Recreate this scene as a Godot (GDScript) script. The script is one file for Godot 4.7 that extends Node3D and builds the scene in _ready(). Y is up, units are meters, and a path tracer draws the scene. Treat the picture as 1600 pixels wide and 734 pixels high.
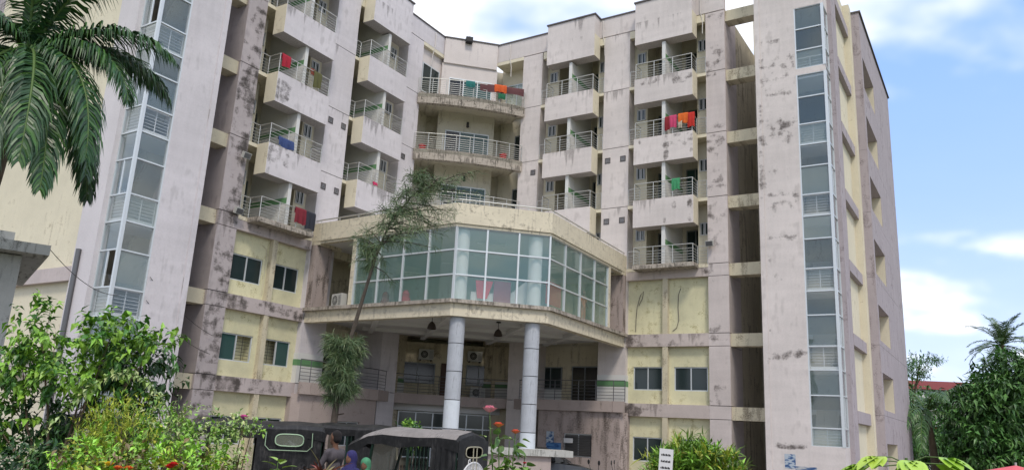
extends Node3D
# A seven storey concrete building with two balcony wings, stair towers and a glazed porch, seen over a garden and parked rickshaws.

const LV := [0.25, 3.45, 6.65, 9.85, 13.05, 16.25, 19.45, 22.65]   # floor levels
const HW := 3.75            # half width where the wings begin
const PT := 23.75           # parapet top
const GY := -0.1            # ground
var rng := RandomNumberGenerator.new()
var M := {}                 # materials
var FR := {}                # wing frames
var bld: Node3D
var used := {}

# ---------------------------------------------------------------- mesh builder
class MB:
	var v := PackedVector3Array()
	var n := PackedVector3Array()
	var c := PackedColorArray()
	var col := Color(1, 1, 1)
	var coloured := false
	func tri(a: Vector3, b: Vector3, d: Vector3) -> void:
		var k := (d - a).cross(b - a).normalized()
		v.append(a); v.append(b); v.append(d)
		n.append(k); n.append(k); n.append(k)
		if coloured:
			c.append(col); c.append(col); c.append(col)
	func quad(a: Vector3, b: Vector3, d: Vector3, e: Vector3) -> void:
		tri(a, b, d); tri(a, d, e)
	func trin(a: Vector3, b: Vector3, d: Vector3, na: Vector3, nb: Vector3, nd: Vector3) -> void:
		v.append(a); v.append(b); v.append(d)
		n.append(na); n.append(nb); n.append(nd)
		if coloured:
			c.append(col); c.append(col); c.append(col)
	func hexa(p: Array) -> void:   # p[0..3] bottom ring, p[4..7] top ring, both counter clockwise seen from above
		quad(p[3], p[2], p[1], p[0]); quad(p[4], p[5], p[6], p[7])
		for i in 4:
			var j := (i + 1) % 4
			quad(p[i], p[j], p[j + 4], p[i + 4])
	func box(x0: float, x1: float, y0: float, y1: float, z0: float, z1: float) -> void:
		var a := minf(x0, x1)
		var b := maxf(x0, x1)
		var e := minf(z0, z1)
		var f := maxf(z0, z1)
		var g := minf(y0, y1)
		var h := maxf(y0, y1)
		hexa([Vector3(a, g, f), Vector3(a, g, e), Vector3(b, g, e), Vector3(b, g, f), Vector3(a, h, f), Vector3(a, h, e), Vector3(b, h, e), Vector3(b, h, f)])
	func obox(t: Transform3D, s: Vector3) -> void:
		var h := s / 2
		hexa([t * Vector3(-h.x, -h.y, h.z), t * Vector3(-h.x, -h.y, -h.z), t * Vector3(h.x, -h.y, -h.z), t * Vector3(h.x, -h.y, h.z), t * Vector3(-h.x, h.y, h.z), t * Vector3(-h.x, h.y, -h.z), t * Vector3(h.x, h.y, -h.z), t * Vector3(h.x, h.y, h.z)])
	func bar(a: Vector3, b: Vector3, w: float, h: float) -> void:   # square bar
		var z := (b - a).normalized()
		var x := Vector3.UP.cross(z)
		if x.length() < 0.01:
			x = Vector3.RIGHT
		x = x.normalized()
		var y := z.cross(x)
		obox(Transform3D(Basis(x, y, z), (a + b) / 2), Vector3(w, h, (b - a).length()))
	func tube(pts: Array, radii: Array, seg := 6, caps := true) -> void:
		var prev := []
		var pn := []
		var up := Vector3(0.13, 0.97, 0.2).normalized()
		for i in pts.size():
			var dir: Vector3 = (pts[mini(i + 1, pts.size() - 1)] - pts[maxi(i - 1, 0)]).normalized()
			var x := dir.cross(up)
			if x.length() < 0.05:
				x = dir.cross(Vector3.RIGHT)
			x = x.normalized()
			var y := x.cross(dir).normalized()
			var ring := []
			var rn := []
			for k in seg:
				var a := TAU * k / seg
				var o := x * cos(a) + y * sin(a)
				rn.append(o)
				ring.append(pts[i] + o * float(radii[mini(i, radii.size() - 1)]))
			if i > 0:
				for k in seg:
					var j := (k + 1) % seg
					trin(prev[k], ring[j], ring[k], pn[k], rn[j], rn[k])
					trin(prev[k], prev[j], ring[j], pn[k], pn[j], rn[j])
			elif caps:
				for k in range(1, seg - 1):
					tri(ring[0], ring[k + 1], ring[k])
			prev = ring
			pn = rn
		if caps:
			for k in range(1, seg - 1):
				tri(prev[0], prev[k], prev[k + 1])
	func lathe(o: Vector3, prof: Array, seg := 16) -> void:   # prof: Vector2(radius, y) from below upwards
		for i in prof.size() - 1:
			var p: Vector2 = prof[i]
			var q: Vector2 = prof[i + 1]
			var t := (q - p).normalized()
			for k in seg:
				var a := TAU * k / seg
				var b := TAU * (k + 1) / seg
				var ca := Vector3(cos(a), 0, sin(a))
				var cb := Vector3(cos(b), 0, sin(b))
				var na := (ca * t.y + Vector3.DOWN * t.x).normalized()
				var nb := (cb * t.y + Vector3.DOWN * t.x).normalized()
				var y0 := Vector3(0, p.y, 0) + o
				var y1 := Vector3(0, q.y, 0) + o
				trin(y0 + ca * p.x, y0 + cb * p.x, y1 + cb * q.x, na, nb, nb)
				trin(y0 + ca * p.x, y1 + cb * q.x, y1 + ca * q.x, na, nb, na)
	func prism(poly: Array, y0: float, y1: float) -> void:   # Vector2(x, z)
		var pp := PackedVector2Array(poly)
		var area := 0.0
		for i in pp.size():
			area += pp[i].cross(pp[(i + 1) % pp.size()])
		if area < 0.0:
			pp.reverse()
		var t := Geometry2D.triangulate_polygon(pp)
		for i in range(0, t.size(), 3):
			var a := pp[t[i]]
			var b := pp[t[i + 1]]
			var d := pp[t[i + 2]]
			if (b - a).cross(d - a) < 0:
				var w := b
				b = d
				d = w
			tri(Vector3(a.x, y1, a.y), Vector3(b.x, y1, b.y), Vector3(d.x, y1, d.y))
			tri(Vector3(a.x, y0, a.y), Vector3(d.x, y0, d.y), Vector3(b.x, y0, b.y))
		for i in pp.size():
			var a := pp[i]
			var b := pp[(i + 1) % pp.size()]
			quad(Vector3(a.x, y0, a.y), Vector3(b.x, y0, b.y), Vector3(b.x, y1, b.y), Vector3(a.x, y1, a.y))
	func leaf(o: Vector3, dir: Vector3, up: Vector3, l: float, w: float, droop := 0.15, fold := 0.2) -> void:
		var side := dir.cross(up).normalized() * w * 0.5
		var nn := side.cross(dir).normalized()
		if nn.y < 0:
			nn = -nn
		var mid := o + dir * l * 0.45
		var tip := o + dir * l - nn * l * droop
		var a := mid + side + nn * w * fold
		var b := mid - side + nn * w * fold
		tri(o, a, mid); tri(o, mid, b); tri(a, tip, mid); tri(mid, tip, b)
	func blade(o: Vector3, dir: Vector3, up: Vector3, l: float, w: float, droop: float, fold: float, wide := 0.45) -> void:   # a leaf of five joined strips, curved and folded at the midrib
		var side := dir.cross(up).normalized()
		var nn := side.cross(dir).normalized()
		if nn.y < 0:
			nn = -nn
		var pm := o
		var pa := o
		var pb := o
		for i in range(1, 6):
			var t := i / 5.0
			var m := o + dir * l * t - nn * l * droop * t * t
			var prof := pow(sin(PI * pow(t, 0.69 if wide < 0.5 else 1.15)), 0.8) if i < 5 else 0.0
			var a := m + side * w * 0.5 * prof + nn * w * fold * prof
			var b := m - side * w * 0.5 * prof + nn * w * fold * prof
			tri(pm, pa, a); tri(pm, a, m); tri(pm, m, b); tri(pm, b, pb)
			pm = m
			pa = a
			pb = b
	func mesh(m: Material, into: ArrayMesh = null) -> ArrayMesh:
		var r := into if into else ArrayMesh.new()
		var a := []
		a.resize(Mesh.ARRAY_MAX)
		a[Mesh.ARRAY_VERTEX] = v
		a[Mesh.ARRAY_NORMAL] = n
		if coloured:
			a[Mesh.ARRAY_COLOR] = c
		r.add_surface_from_arrays(Mesh.PRIMITIVE_TRIANGLES, a)
		r.surface_set_material(r.get_surface_count() - 1, m)
		return r

func mb(coloured := false) -> MB:
	var b := MB.new()
	b.coloured = coloured
	return b

func numbered(called: String) -> String:
	if not used.has(called):
		used[called] = 0
		return called
	used[called] += 1
	return "%s_%03d" % [called, used[called]]

func thing(called: String, label: String, category: String, at := Vector3.ZERO, turn := 0.0, group := "") -> Node3D:
	var o := Node3D.new()
	o.name = numbered(called)
	add_child(o)
	o.position = at
	o.rotation.y = turn
	tag(o, label, category, group)
	return o

func tag(o: Node, label: String, category: String, group := "") -> void:
	o.set_meta("label", label)
	o.set_meta("category", category)
	if group != "":
		o.set_meta("group", group)

func part(called: String, b: MB, m: Material, parent: Node3D, xf := Transform3D()) -> MeshInstance3D:
	return inst(called, b.mesh(m), parent, xf)

func inst(called: String, me: Mesh, parent: Node3D, xf := Transform3D()) -> MeshInstance3D:
	var o := MeshInstance3D.new()
	o.name = called
	o.mesh = me
	o.transform = xf
	parent.add_child(o, true)
	return o

func sub(called: String, parent: Node3D, xf := Transform3D()) -> Node3D:
	var o := Node3D.new()
	o.name = called
	o.transform = xf
	parent.add_child(o, true)
	return o

func solo(called: String, b: MB, m: Material, label: String, category: String, at := Vector3.ZERO, turn := 0.0, group := "") -> MeshInstance3D:
	var o := inst(numbered(called), b.mesh(m), self)
	o.position = at
	o.rotation.y = turn
	tag(o, label, category, group)
	return o

func structure(called: String, b: MB, m: Material) -> MeshInstance3D:
	var o := inst(called, b.mesh(m), self)
	o.set_meta("kind", "structure")
	return o

# ---------------------------------------------------------------- materials
func noise_bytes(sd: int, freq: float, w: int, h: int, octaves := 4) -> PackedByteArray:
	var f := FastNoiseLite.new()
	f.seed = sd
	f.frequency = freq
	f.fractal_octaves = octaves
	f.noise_type = FastNoiseLite.TYPE_SIMPLEX_SMOOTH
	var im := f.get_seamless_image(w, h, false, false, 0.12)
	im.convert(Image.FORMAT_L8)
	return im.get_data()

func streak_bytes(sd: int, freq: float, w: int, h: int, stretch: int) -> PackedByteArray:
	var f := FastNoiseLite.new()
	f.seed = sd
	f.frequency = freq
	f.fractal_octaves = 4
	var im := f.get_seamless_image(w, h / stretch, false, false, 0.12)
	im.convert(Image.FORMAT_L8)
	im.resize(w, h, Image.INTERPOLATE_CUBIC)
	return im.get_data()

# base paint with broad tone changes, fine grain, dark algae blotches and rain streaks; amounts 0..1
func wall_tex(base: Color, dirt: Color, tone: float, blotch: float, streak: float, sd: int, peel := 0.0, peel_col := Color(0.6, 0.58, 0.55)) -> ImageTexture:
	var w := 512
	var a := noise_bytes(sd, 0.006, w, w, 3)
	var b := noise_bytes(sd + 1, 0.03, w, w, 5)
	var g := noise_bytes(sd + 2, 0.25, w, w, 3)
	var s := streak_bytes(sd + 3, 0.05, w, w, 8)
	var out := PackedByteArray()
	out.resize(w * w * 3)
	var k := 0
	for i in w * w:
		var fa := a[i] / 255.0
		var fb := b[i] / 255.0
		var fg := g[i] / 255.0
		var fs := s[i] / 255.0
		var t := 1.0 + (fa - 0.5) * tone + (fb - 0.5) * tone * 0.5 + (fg - 0.5) * 0.06
		var d := clampf((fb * 0.55 + fa * 0.32 + fs * 0.16 + fg * 0.34 - (1.14 - blotch * 0.62)) * 3.0, 0.0, 1.0) * (0.35 + 0.9 * fg)
		d = maxf(minf(d, 1.0) * 0.8, clampf((fs * 0.62 + fa * 0.25 + fg * 0.3 - (1.06 - streak * 0.6)) * 2.4, 0.0, 0.7))
		var r := base.r * t
		var gg := base.g * t
		var bb := base.b * t
		if peel > 0.0 and fb * 0.7 + (1.0 - fa) * 0.4 + fg * 0.1 > 1.08 - peel * 0.5:
			r = peel_col.r * t; gg = peel_col.g * t; bb = peel_col.b * t
		r += (dirt.r - r) * d
		gg += (dirt.g - gg) * d
		bb += (dirt.b - bb) * d
		out[k] = int(clampf(r, 0, 1) * 255)
		out[k + 1] = int(clampf(gg, 0, 1) * 255)
		out[k + 2] = int(clampf(bb, 0, 1) * 255)
		k += 3
	return ImageTexture.create_from_image(Image.create_from_data(w, w, false, Image.FORMAT_RGB8, out))

func wall_mat(t: Texture2D, scale := 0.11, rough := 0.9, off := Vector3.ZERO) -> StandardMaterial3D:
	var m := StandardMaterial3D.new()
	m.albedo_texture = t
	m.uv1_triplanar = true
	m.uv1_scale = Vector3(scale, scale, scale)
	m.uv1_offset = off
	m.uv1_triplanar_sharpness = 8.0
	m.roughness = rough
	m.metallic_specular = 0.3
	return m

# one sheet of weathered paint for a whole wing front, 20 m by 26 m, with the stains where they are on the wall: [s, y, half width, half height, strength]
func wing_tex(m: int, base: Color, dirt: Color, patches: Array, sd: int) -> ImageTexture:
	var ppm := 36
	var w := 20 * ppm
	var h := 26 * ppm
	var a := noise_bytes(sd, 0.006, w, h, 3)
	var b := noise_bytes(sd + 1, 0.05, w, h, 5)
	var g := noise_bytes(sd + 2, 0.3, w, h, 3)
	var st := streak_bytes(sd + 3, 0.09, w, h, 6)
	var wave := noise_bytes(sd + 4, 0.03, w / 4, h * 2, 4)
	var wim := Image.create_from_data(w / 4, h * 2, false, Image.FORMAT_L8, wave)
	wim.resize(w, h, Image.INTERPOLATE_CUBIC)
	wave = wim.get_data()
	var mask := PackedFloat32Array()
	mask.resize(w * h)
	for q in patches:
		var x: float = m * q[0]
		var cx := fposmod(x, 20.0) * ppm
		var cy: float = (26.0 - q[1]) * ppm
		var rx: float = maxf(q[2] * ppm * 1.6, 3.0)
		var ry: float = maxf(q[3] * ppm * 1.6, 3.0)
		for j in range(maxi(0, int(cy - ry)), mini(h, int(cy + ry) + 1)):
			for i in range(int(cx - rx), int(cx + rx) + 1):
				var dx := (i - cx) / rx
				var dy := (j - cy) / ry
				var f := 1.0 - dx * dx - dy * dy
				if f > 0.0:
					var k := j * w + posmod(i, w)
					mask[k] = maxf(mask[k], minf(f * 1.5, 1.0) * float(q[4]))
	# drips under the floor lines: a length for every column at every level
	var drip := FastNoiseLite.new()
	drip.seed = sd + 9
	drip.frequency = 0.11
	var slow := FastNoiseLite.new()
	slow.seed = sd + 10
	slow.frequency = 0.012
	var out := PackedByteArray()
	out.resize(w * h * 3)
	var o := 0
	for j in h:
		var y := 26.0 - (j + 0.5) / ppm
		var lv := 8
		for k in 8:
			if LV[k] >= y:
				lv = k
				break
		var below: float = (LV[lv] if lv < 8 else PT) - y
		for i in w:
			var k := j * w + i
			var fb := b[k] / 255.0
			var fg := g[k] / 255.0
			var fs := st[k] / 255.0
			var fa := a[k] / 255.0
			var t := 1.0 + (fa - 0.5) * 0.10 + (fs - 0.5) * 0.05 + (wave[k] / 255.0 - 0.5) * 0.05 + (fg - 0.5) * 0.05
			var d := 0.0
			if below < 1.1 and absf((i + 0.5) / ppm - (20.0 if m < 0 else 0.0)) < 10.4:
				var ln := drip.get_noise_2d(i, lv * 91.0) * 0.8 + slow.get_noise_2d(i, lv * 57.0) * 1.1 - 0.22
				if ln > below * 0.8:
					d = clampf((ln - below * 0.8) * 1.5, 0.0, 0.34) * (0.3 + fg)
			d = maxf(d, clampf((fb * 0.3 + fs * 0.5 + fa * 0.3 + fg * 0.12 - 0.70) * 0.8, 0.0, 0.13))
			var mk := mask[k]
			if mk > 0.0:
				var nz := (fb * 0.45 + wave[k] / 255.0 * 0.35 + fs * 0.2 - 0.5) * 2.4 + 0.5 + (fg - 0.5) * 0.5
				d = maxf(d, clampf((nz - 1.0 + 0.60 * mk) * 1.15, 0.0, 0.72))
			out[o] = int(clampf(lerpf(base.r * t, dirt.r, d), 0, 1) * 255)
			out[o + 1] = int(clampf(lerpf(base.g * t, dirt.g, d), 0, 1) * 255)
			out[o + 2] = int(clampf(lerpf(base.b * t, dirt.b, d), 0, 1) * 255)
			o += 3
	return ImageTexture.create_from_image(Image.create_from_data(w, h, false, Image.FORMAT_RGB8, out))

func wing_mat(t: Texture2D, k := Color.WHITE) -> StandardMaterial3D:
	var mt := wall_mat(t)
	mt.uv1_scale = Vector3(1.0 / 20.0, 1.0 / 26.0, 1.0 / 20.0)
	mt.albedo_color = k
	return mt

func flat(c: Color, rough := 0.8, metal := 0.0) -> StandardMaterial3D:
	var m := StandardMaterial3D.new()
	m.albedo_color = c
	m.roughness = rough
	m.metallic = metal
	return m

func glass(c: Color, a: float) -> StandardMaterial3D:
	var m := StandardMaterial3D.new()
	m.albedo_color = Color(c.r, c.g, c.b, a)
	m.transparency = BaseMaterial3D.TRANSPARENCY_ALPHA
	m.roughness = 0.02
	return m

func leafmat(rough := 0.5, back := Color(0.25, 0.35, 0.08)) -> StandardMaterial3D:
	var m := StandardMaterial3D.new()
	m.vertex_color_use_as_albedo = true
	m.roughness = rough
	m.backlight_enabled = true
	m.backlight = back
	m.cull_mode = BaseMaterial3D.CULL_DISABLED
	return m

func materials() -> void:
	var lav := Color(0.805, 0.775, 0.762)
	var lavb := Color(0.795, 0.775, 0.785)
	var cream := Color(0.83, 0.80, 0.715)
	var yel := Color(0.825, 0.808, 0.675)
	var soot := Color(0.20, 0.19, 0.18)
	var pr := [[12.93, 20.69, 0.46, 0.24, 0.5], [13.04, 18.40, 0.63, 0.58, 0.9], [13.49, 18.41, 0.25, 0.37, 1.1], [13.05, 15.32, 0.73, 0.56, 0.9], [13.05, 15.58, 0.63, 0.21, 1.15], [12.85, 14.09, 0.46, 0.18, 0.5], [12.96, 13.45, 0.59, 0.15, 0.6], [13.05, 12.01, 0.71, 0.53, 0.9], [13.12, 10.45, 0.58, 0.14, 0.9], [12.67, 8.85, 0.33, 0.28, 0.5], [12.30, 6.16, 0.09, 0.80, 0.8], [13.01, 5.53, 0.63, 0.22, 1.15], [12.94, 1.94, 0.59, 0.12, 1.1], [12.25, 13.76, 0.12, 2.41, 0.9], [12.34, 18.66, 0.11, 1.27, 0.8], [13.15, 19.65, 0.62, 0.10, 0.6], [13.21, 17.23, 0.61, 0.31, 0.7], [12.37, 8.94, 0.08, 0.90, 0.7],
		[9.82, 22.37, 0.42, 0.21, 0.9], [9.83, 20.21, 0.44, 0.62, 0.9], [9.59, 19.37, 0.22, 0.20, 1.1], [9.79, 19.90, 0.47, 0.24, 1.0], [9.78, 16.62, 0.43, 0.16, 0.8], [9.73, 15.62, 0.40, 0.45, 0.9], [9.71, 13.78, 0.39, 0.49, 0.9], [9.72, 12.23, 0.36, 0.53, 0.9], [9.60, 11.25, 0.31, 1.08, 0.7], [9.53, 6.89, 0.32, 0.19, 1.1], [9.68, 6.50, 0.45, 0.14, 0.8], [9.50, 9.22, 0.24, 0.22, 0.7], [9.65, 3.74, 0.44, 0.47, 0.6], [9.72, 4.05, 0.28, 0.17, 0.8],
		[7.55, 15.61, 0.13, 0.69, 1.15], [8.34, 15.93, 0.63, 0.31, 0.8], [8.80, 15.46, 0.08, 0.40, 0.8], [6.20, 16.12, 0.07, 0.17, 0.9], [6.68, 19.22, 0.51, 0.17, 0.9], [8.35, 19.12, 0.48, 0.27, 1.0], [7.48, 12.21, 0.06, 0.47, 0.9], [8.73, 12.31, 0.12, 0.54, 1.0], [7.95, 12.63, 0.09, 0.16, 0.8], [5.55, 3.05, 0.45, 0.35, 1.3], [5.5, 6.35, 0.45, 0.35, 1.2], [6.8, 6.3, 1.0, 0.3, 0.7], [8.8, 6.35, 0.5, 0.25, 0.7], [6.6, 3.2, 0.7, 0.3, 0.8], [9.0, 9.7, 0.5, 0.3, 0.8]]
	var pl := [[9.62, 18.43, 0.41, 0.49, 1.1], [9.60, 15.27, 0.40, 1.09, 1.2], [9.75, 17.03, 0.42, 0.50, 0.9], [9.55, 12.58, 0.35, 0.73, 1.2], [9.45, 11.37, 0.2, 0.46, 1.1], [9.60, 10.17, 0.45, 0.65, 1.25], [9.48, 9.81, 0.28, 0.26, 1.4], [9.75, 7.92, 0.42, 0.82, 0.95], [9.55, 6.68, 0.35, 0.44, 1.1], [9.85, 4.79, 0.44, 1.46, 0.95], [9.5, 3.25, 0.48, 0.36, 1.35], [9.75, 1.90, 0.46, 0.94, 1.0], [9.4, 6.00, 0.2, 0.37, 1.0], [9.85, 21.0, 0.5, 1.2, 0.9], [9.5, 13.9, 0.25, 0.9, 1.0], [9.9, 14.0, 0.35, 2.2, 0.75],
		[8.83, 15.31, 0.08, 0.64, 1.35], [8.45, 15.52, 0.25, 0.55, 1.05], [8.60, 12.67, 0.35, 0.34, 0.95], [8.80, 11.90, 0.09, 0.79, 1.0], [7.81, 12.57, 0.31, 0.30, 0.75], [8.9, 6.3, 0.5, 0.35, 1.3], [8.8, 3.1, 0.6, 0.35, 1.35], [7.0, 3.2, 0.9, 0.3, 0.8], [6.5, 6.4, 1.2, 0.25, 0.7], [5.45, 9.4, 0.3, 0.4, 1.2], [5.5, 6.3, 0.25, 0.35, 1.0], [8.7, 9.6, 0.5, 0.3, 1.1]]
	var tR := wing_tex(1, lav, Color(0.24, 0.22, 0.21), pr, 11)
	var tL := wing_tex(-1, lavb, Color(0.19, 0.18, 0.17), pl, 31)
	M.w = {1: wing_mat(tR), -1: wing_mat(tL)}
	M.wb = {1: wing_mat(tR, Color(0.93, 0.91, 0.90)), -1: wing_mat(tL, Color(0.92, 0.89, 0.87))}
	M.wp = {1: wing_mat(tR, Color(0.97, 0.96, 0.96)), -1: wing_mat(tL, Color(0.86, 0.84, 0.83))}
	M.lav = wall_mat(wall_tex(lav, Color(0.42, 0.39, 0.40), 0.07, 0.40, 0.44, 11))
	M.lavb = wall_mat(wall_tex(lavb, Color(0.52, 0.49, 0.52), 0.05, 0.30, 0.35, 71))
	M.edge = wall_mat(wall_tex(Color(0.70, 0.665, 0.62), Color(0.14, 0.13, 0.12), 0.14, 0.76, 0.80, 61), 0.35)
	M.cream = wall_mat(wall_tex(cream, Color(0.45, 0.40, 0.32), 0.07, 0.42, 0.46, 81))
	M.creamd = wall_mat(wall_tex(Color(0.79, 0.755, 0.66), Color(0.34, 0.30, 0.25), 0.12, 0.62, 0.66, 91))
	M.inner = wall_mat(wall_tex(Color(0.77, 0.75, 0.69), Color(0.45, 0.41, 0.36), 0.10, 0.52, 0.52, 101))
	M.yel = wall_mat(wall_tex(yel, Color(0.50, 0.46, 0.30), 0.16, 0.60, 0.45, 111, 0.5, Color(0.80, 0.79, 0.66)))
	M.porch = wall_mat(wall_tex(Color(0.82, 0.785, 0.70), Color(0.24, 0.22, 0.20), 0.10, 0.62, 0.60, 121), 0.22)
	M.pink = wall_mat(wall_tex(Color(0.67, 0.62, 0.60), soot, 0.08, 0.44, 0.46, 131))
	M.pinkd = wall_mat(wall_tex(Color(0.66, 0.61, 0.59), Color(0.17, 0.15, 0.13), 0.12, 0.66, 0.76, 141))
	M.grey = wall_mat(wall_tex(Color(0.69, 0.69, 0.67), Color(0.22, 0.22, 0.20), 0.12, 0.60, 0.66, 151), 0.3)
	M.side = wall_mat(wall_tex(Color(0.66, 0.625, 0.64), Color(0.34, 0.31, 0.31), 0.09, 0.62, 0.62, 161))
	M.coping = flat(Color(0.36, 0.34, 0.34), 0.9)
	M.white = flat(Color(0.80, 0.80, 0.80), 0.6)
	M.stripe_w = flat(Color(0.81, 0.81, 0.80), 0.7)
	M.green = flat(Color(0.38, 0.55, 0.38), 0.7)
	M.metal = flat(Color(0.76, 0.76, 0.74), 0.38, 0.7)
	M.metald = flat(Color(0.42, 0.42, 0.43), 0.45, 0.6)
	M.alu = flat(Color(0.80, 0.82, 0.83), 0.4, 0.3)
	M.alud = flat(Color(0.50, 0.52, 0.53), 0.45, 0.3)
	M.dark = flat(Color(0.10, 0.11, 0.12), 0.12)
	M.darkg = flat(Color(0.13, 0.18, 0.18), 0.10)
	M.tealg = flat(Color(0.20, 0.31, 0.30), 0.10)
	M.bar = flat(Color(0.20, 0.20, 0.20), 0.7)
	M.black = flat(Color(0.06, 0.06, 0.065), 0.6)
	M.pane = glass(Color(0.56, 0.76, 0.73), 0.13)
	M.pane_stair = glass(Color(0.56, 0.66, 0.67), 0.15)
	M.panes = [M.pane_stair, glass(Color(0.50, 0.62, 0.62), 0.08), glass(Color(0.60, 0.68, 0.68), 0.26), glass(Color(0.44, 0.56, 0.58), 0.12)]
	M.clad = wall_mat(wall_tex(Color(0.665, 0.68, 0.705), Color(0.38, 0.385, 0.40), 0.08, 0.42, 0.55, 231), 0.5, 0.4)
	M.cladw = wall_mat(wall_tex(Color(0.80, 0.825, 0.85), Color(0.5, 0.5, 0.48), 0.06, 0.42, 0.5, 241), 0.5, 0.5)
	M.conduit = flat(Color(0.82, 0.80, 0.78), 0.6)

# ---------------------------------------------------------------- the building
func wb(b: MB, m: int, s0: float, s1: float, y0: float, y1: float, d0: float, d1: float) -> void:
	b.box(m * s0, m * s1, y0, y1, d0, d1)

func wpart(called: String, m: int, mat: Material, boxes: Array, parent: Node3D = null) -> MeshInstance3D:
	var b := mb()
	for q in boxes:
		wb(b, m, q[0], q[1], q[2], q[3], q[4], q[5])
	return part(called, b, mat, parent if parent else bld, FR[m] if parent == null else Transform3D())

func bpart(called: String, mat: Material, boxes: Array) -> MeshInstance3D:
	var b := mb()
	for q in boxes:
		b.box(q[0], q[1], q[2], q[3], q[4], q[5])
	return part(called, b, mat, bld)

# a window lying in the plane z = 0 of its own frame, facing +z; w, h size, cols sliding leaves, bars a security grille
func window(w: float, h: float, cols: int, gl: Material, xf: Transform3D, bars := true, called := "window", frame: Material = null, open_leaf := -1) -> Node3D:
	var o := sub(called, bld, xf)
	var fm: Material = frame if frame else M.alud
	var f := mb()
	var t := 0.05
	f.box(-w / 2, w / 2, -h / 2, -h / 2 + t, -0.03, 0.03)
	f.box(-w / 2, w / 2, h / 2 - t, h / 2, -0.03, 0.03)
	for i in cols + 1:
		var x := lerpf(-w / 2 + t / 2, w / 2 - t / 2, float(i) / cols)
		f.box(x - t / 2, x + t / 2, -h / 2 + t, h / 2 - t, -0.03, 0.034 if i % 2 else 0.03)
	part("frame", f, fm, o)
	for i in cols:
		if i == open_leaf:
			continue
		var x0 := lerpf(-w / 2 + t / 2, w / 2 - t / 2, float(i) / cols) + t / 2
		var x1 := lerpf(-w / 2 + t / 2, w / 2 - t / 2, float(i + 1) / cols) - t / 2
		var p := mb()
		p.box(x0, x1, -h / 2 + t, h / 2 - t, -0.012 + 0.012 * (i % 2), -0.004 + 0.012 * (i % 2))
		part("pane", p, gl, o)
	if bars:
		var g := mb()
		var k := int(h / 0.13)
		for i in range(1, k):
			var y := -h / 2 + h * i / k
			g.box(-w / 2 + t, w / 2 - t, y - 0.008, y + 0.008, -0.075, -0.06)
		for i in range(1, cols * 2):
			var x := -w / 2 + w * i / (cols * 2)
			g.box(x - 0.008, x + 0.008, -h / 2 + t, h / 2 - t, -0.062, -0.05)
		part("grille", g, M.bar, o)
	return o

# louvred or small two leaf window as one mesh of three surfaces (a sub-part of a balcony)
func small_window(w: float, h: float, gl: Material) -> ArrayMesh:
	var f := mb()
	for q in [[-w / 2, w / 2, -h / 2, -h / 2 + 0.04], [-w / 2, w / 2, h / 2 - 0.04, h / 2], [-w / 2, -w / 2 + 0.04, -h / 2, h / 2], [w / 2 - 0.04, w / 2, -h / 2, h / 2], [-0.02, 0.02, -h / 2, h / 2]]:
		f.box(q[0], q[1], q[2], q[3], 0.0, 0.04)
	var p := mb()
	p.box(-w / 2 + 0.04, -0.02, -h / 2 + 0.04, h / 2 - 0.04, 0.01, 0.018)
	p.box(0.02, w / 2 - 0.04, -h / 2 + 0.04, h / 2 - 0.04, 0.012, 0.02)
	var g := mb()
	for i in 4:
		var x := -w / 2 + w * (i + 0.75) / 4.5
		g.box(x - 0.01, x + 0.01, -h / 2, h / 2, 0.045, 0.06)
	return g.mesh(M.alu, p.mesh(gl, f.mesh(M.white)))

func glass_door(w: float, h: float, cols: int, gl: Material, fm: Material, open_col := -1) -> ArrayMesh:
	var f := mb()
	var p := mb()
	f.box(-w / 2, w / 2, h - 0.06, h, 0, 0.05)
	f.box(-w / 2, w / 2, 0, 0.05, 0, 0.05)
	for i in cols + 1:
		var x := lerpf(-w / 2 + 0.025, w / 2 - 0.025, float(i) / cols)
		f.box(x - 0.025, x + 0.025, 0.05, h - 0.06, 0, 0.055)
	for i in cols:
		var x0 := lerpf(-w / 2 + 0.05, w / 2, float(i) / cols)
		var x1 := lerpf(-w / 2, w / 2 - 0.05, float(i + 1) / cols)
		if i == open_col:
			continue
		p.box(x0, x1, 0.05, h - 0.06, 0.015, 0.025)
	return p.mesh(gl, f.mesh(fm))

# rails along a path of plan points (x, z) at height y: top tube, five thin bars, posts
func railing(path: Array, y: float, h: float, post_every := 0.95, bars := 5, r := 0.022) -> MB:
	var b := mb()
	for i in path.size() - 1:
		var p := Vector3(path[i].x, 0, path[i].y)
		var q := Vector3(path[i + 1].x, 0, path[i + 1].y)
		b.tube([p + Vector3.UP * (y + h), q + Vector3.UP * (y + h)], [r], 6)
		for k in bars:
			var yy := y + 0.12 + (h - 0.2) * k / bars
			b.tube([p + Vector3.UP * yy, q + Vector3.UP * yy], [0.012], 5)
		var nn := maxi(1, int(round((q - p).length() / post_every)))
		for k in nn + 1:
			if k == 0 and i > 0:
				continue
			var o := p.lerp(q, float(k) / nn)
			b.tube([o + Vector3.UP * y, o + Vector3.UP * (y + h)], [0.02], 6)
	return b

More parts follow.
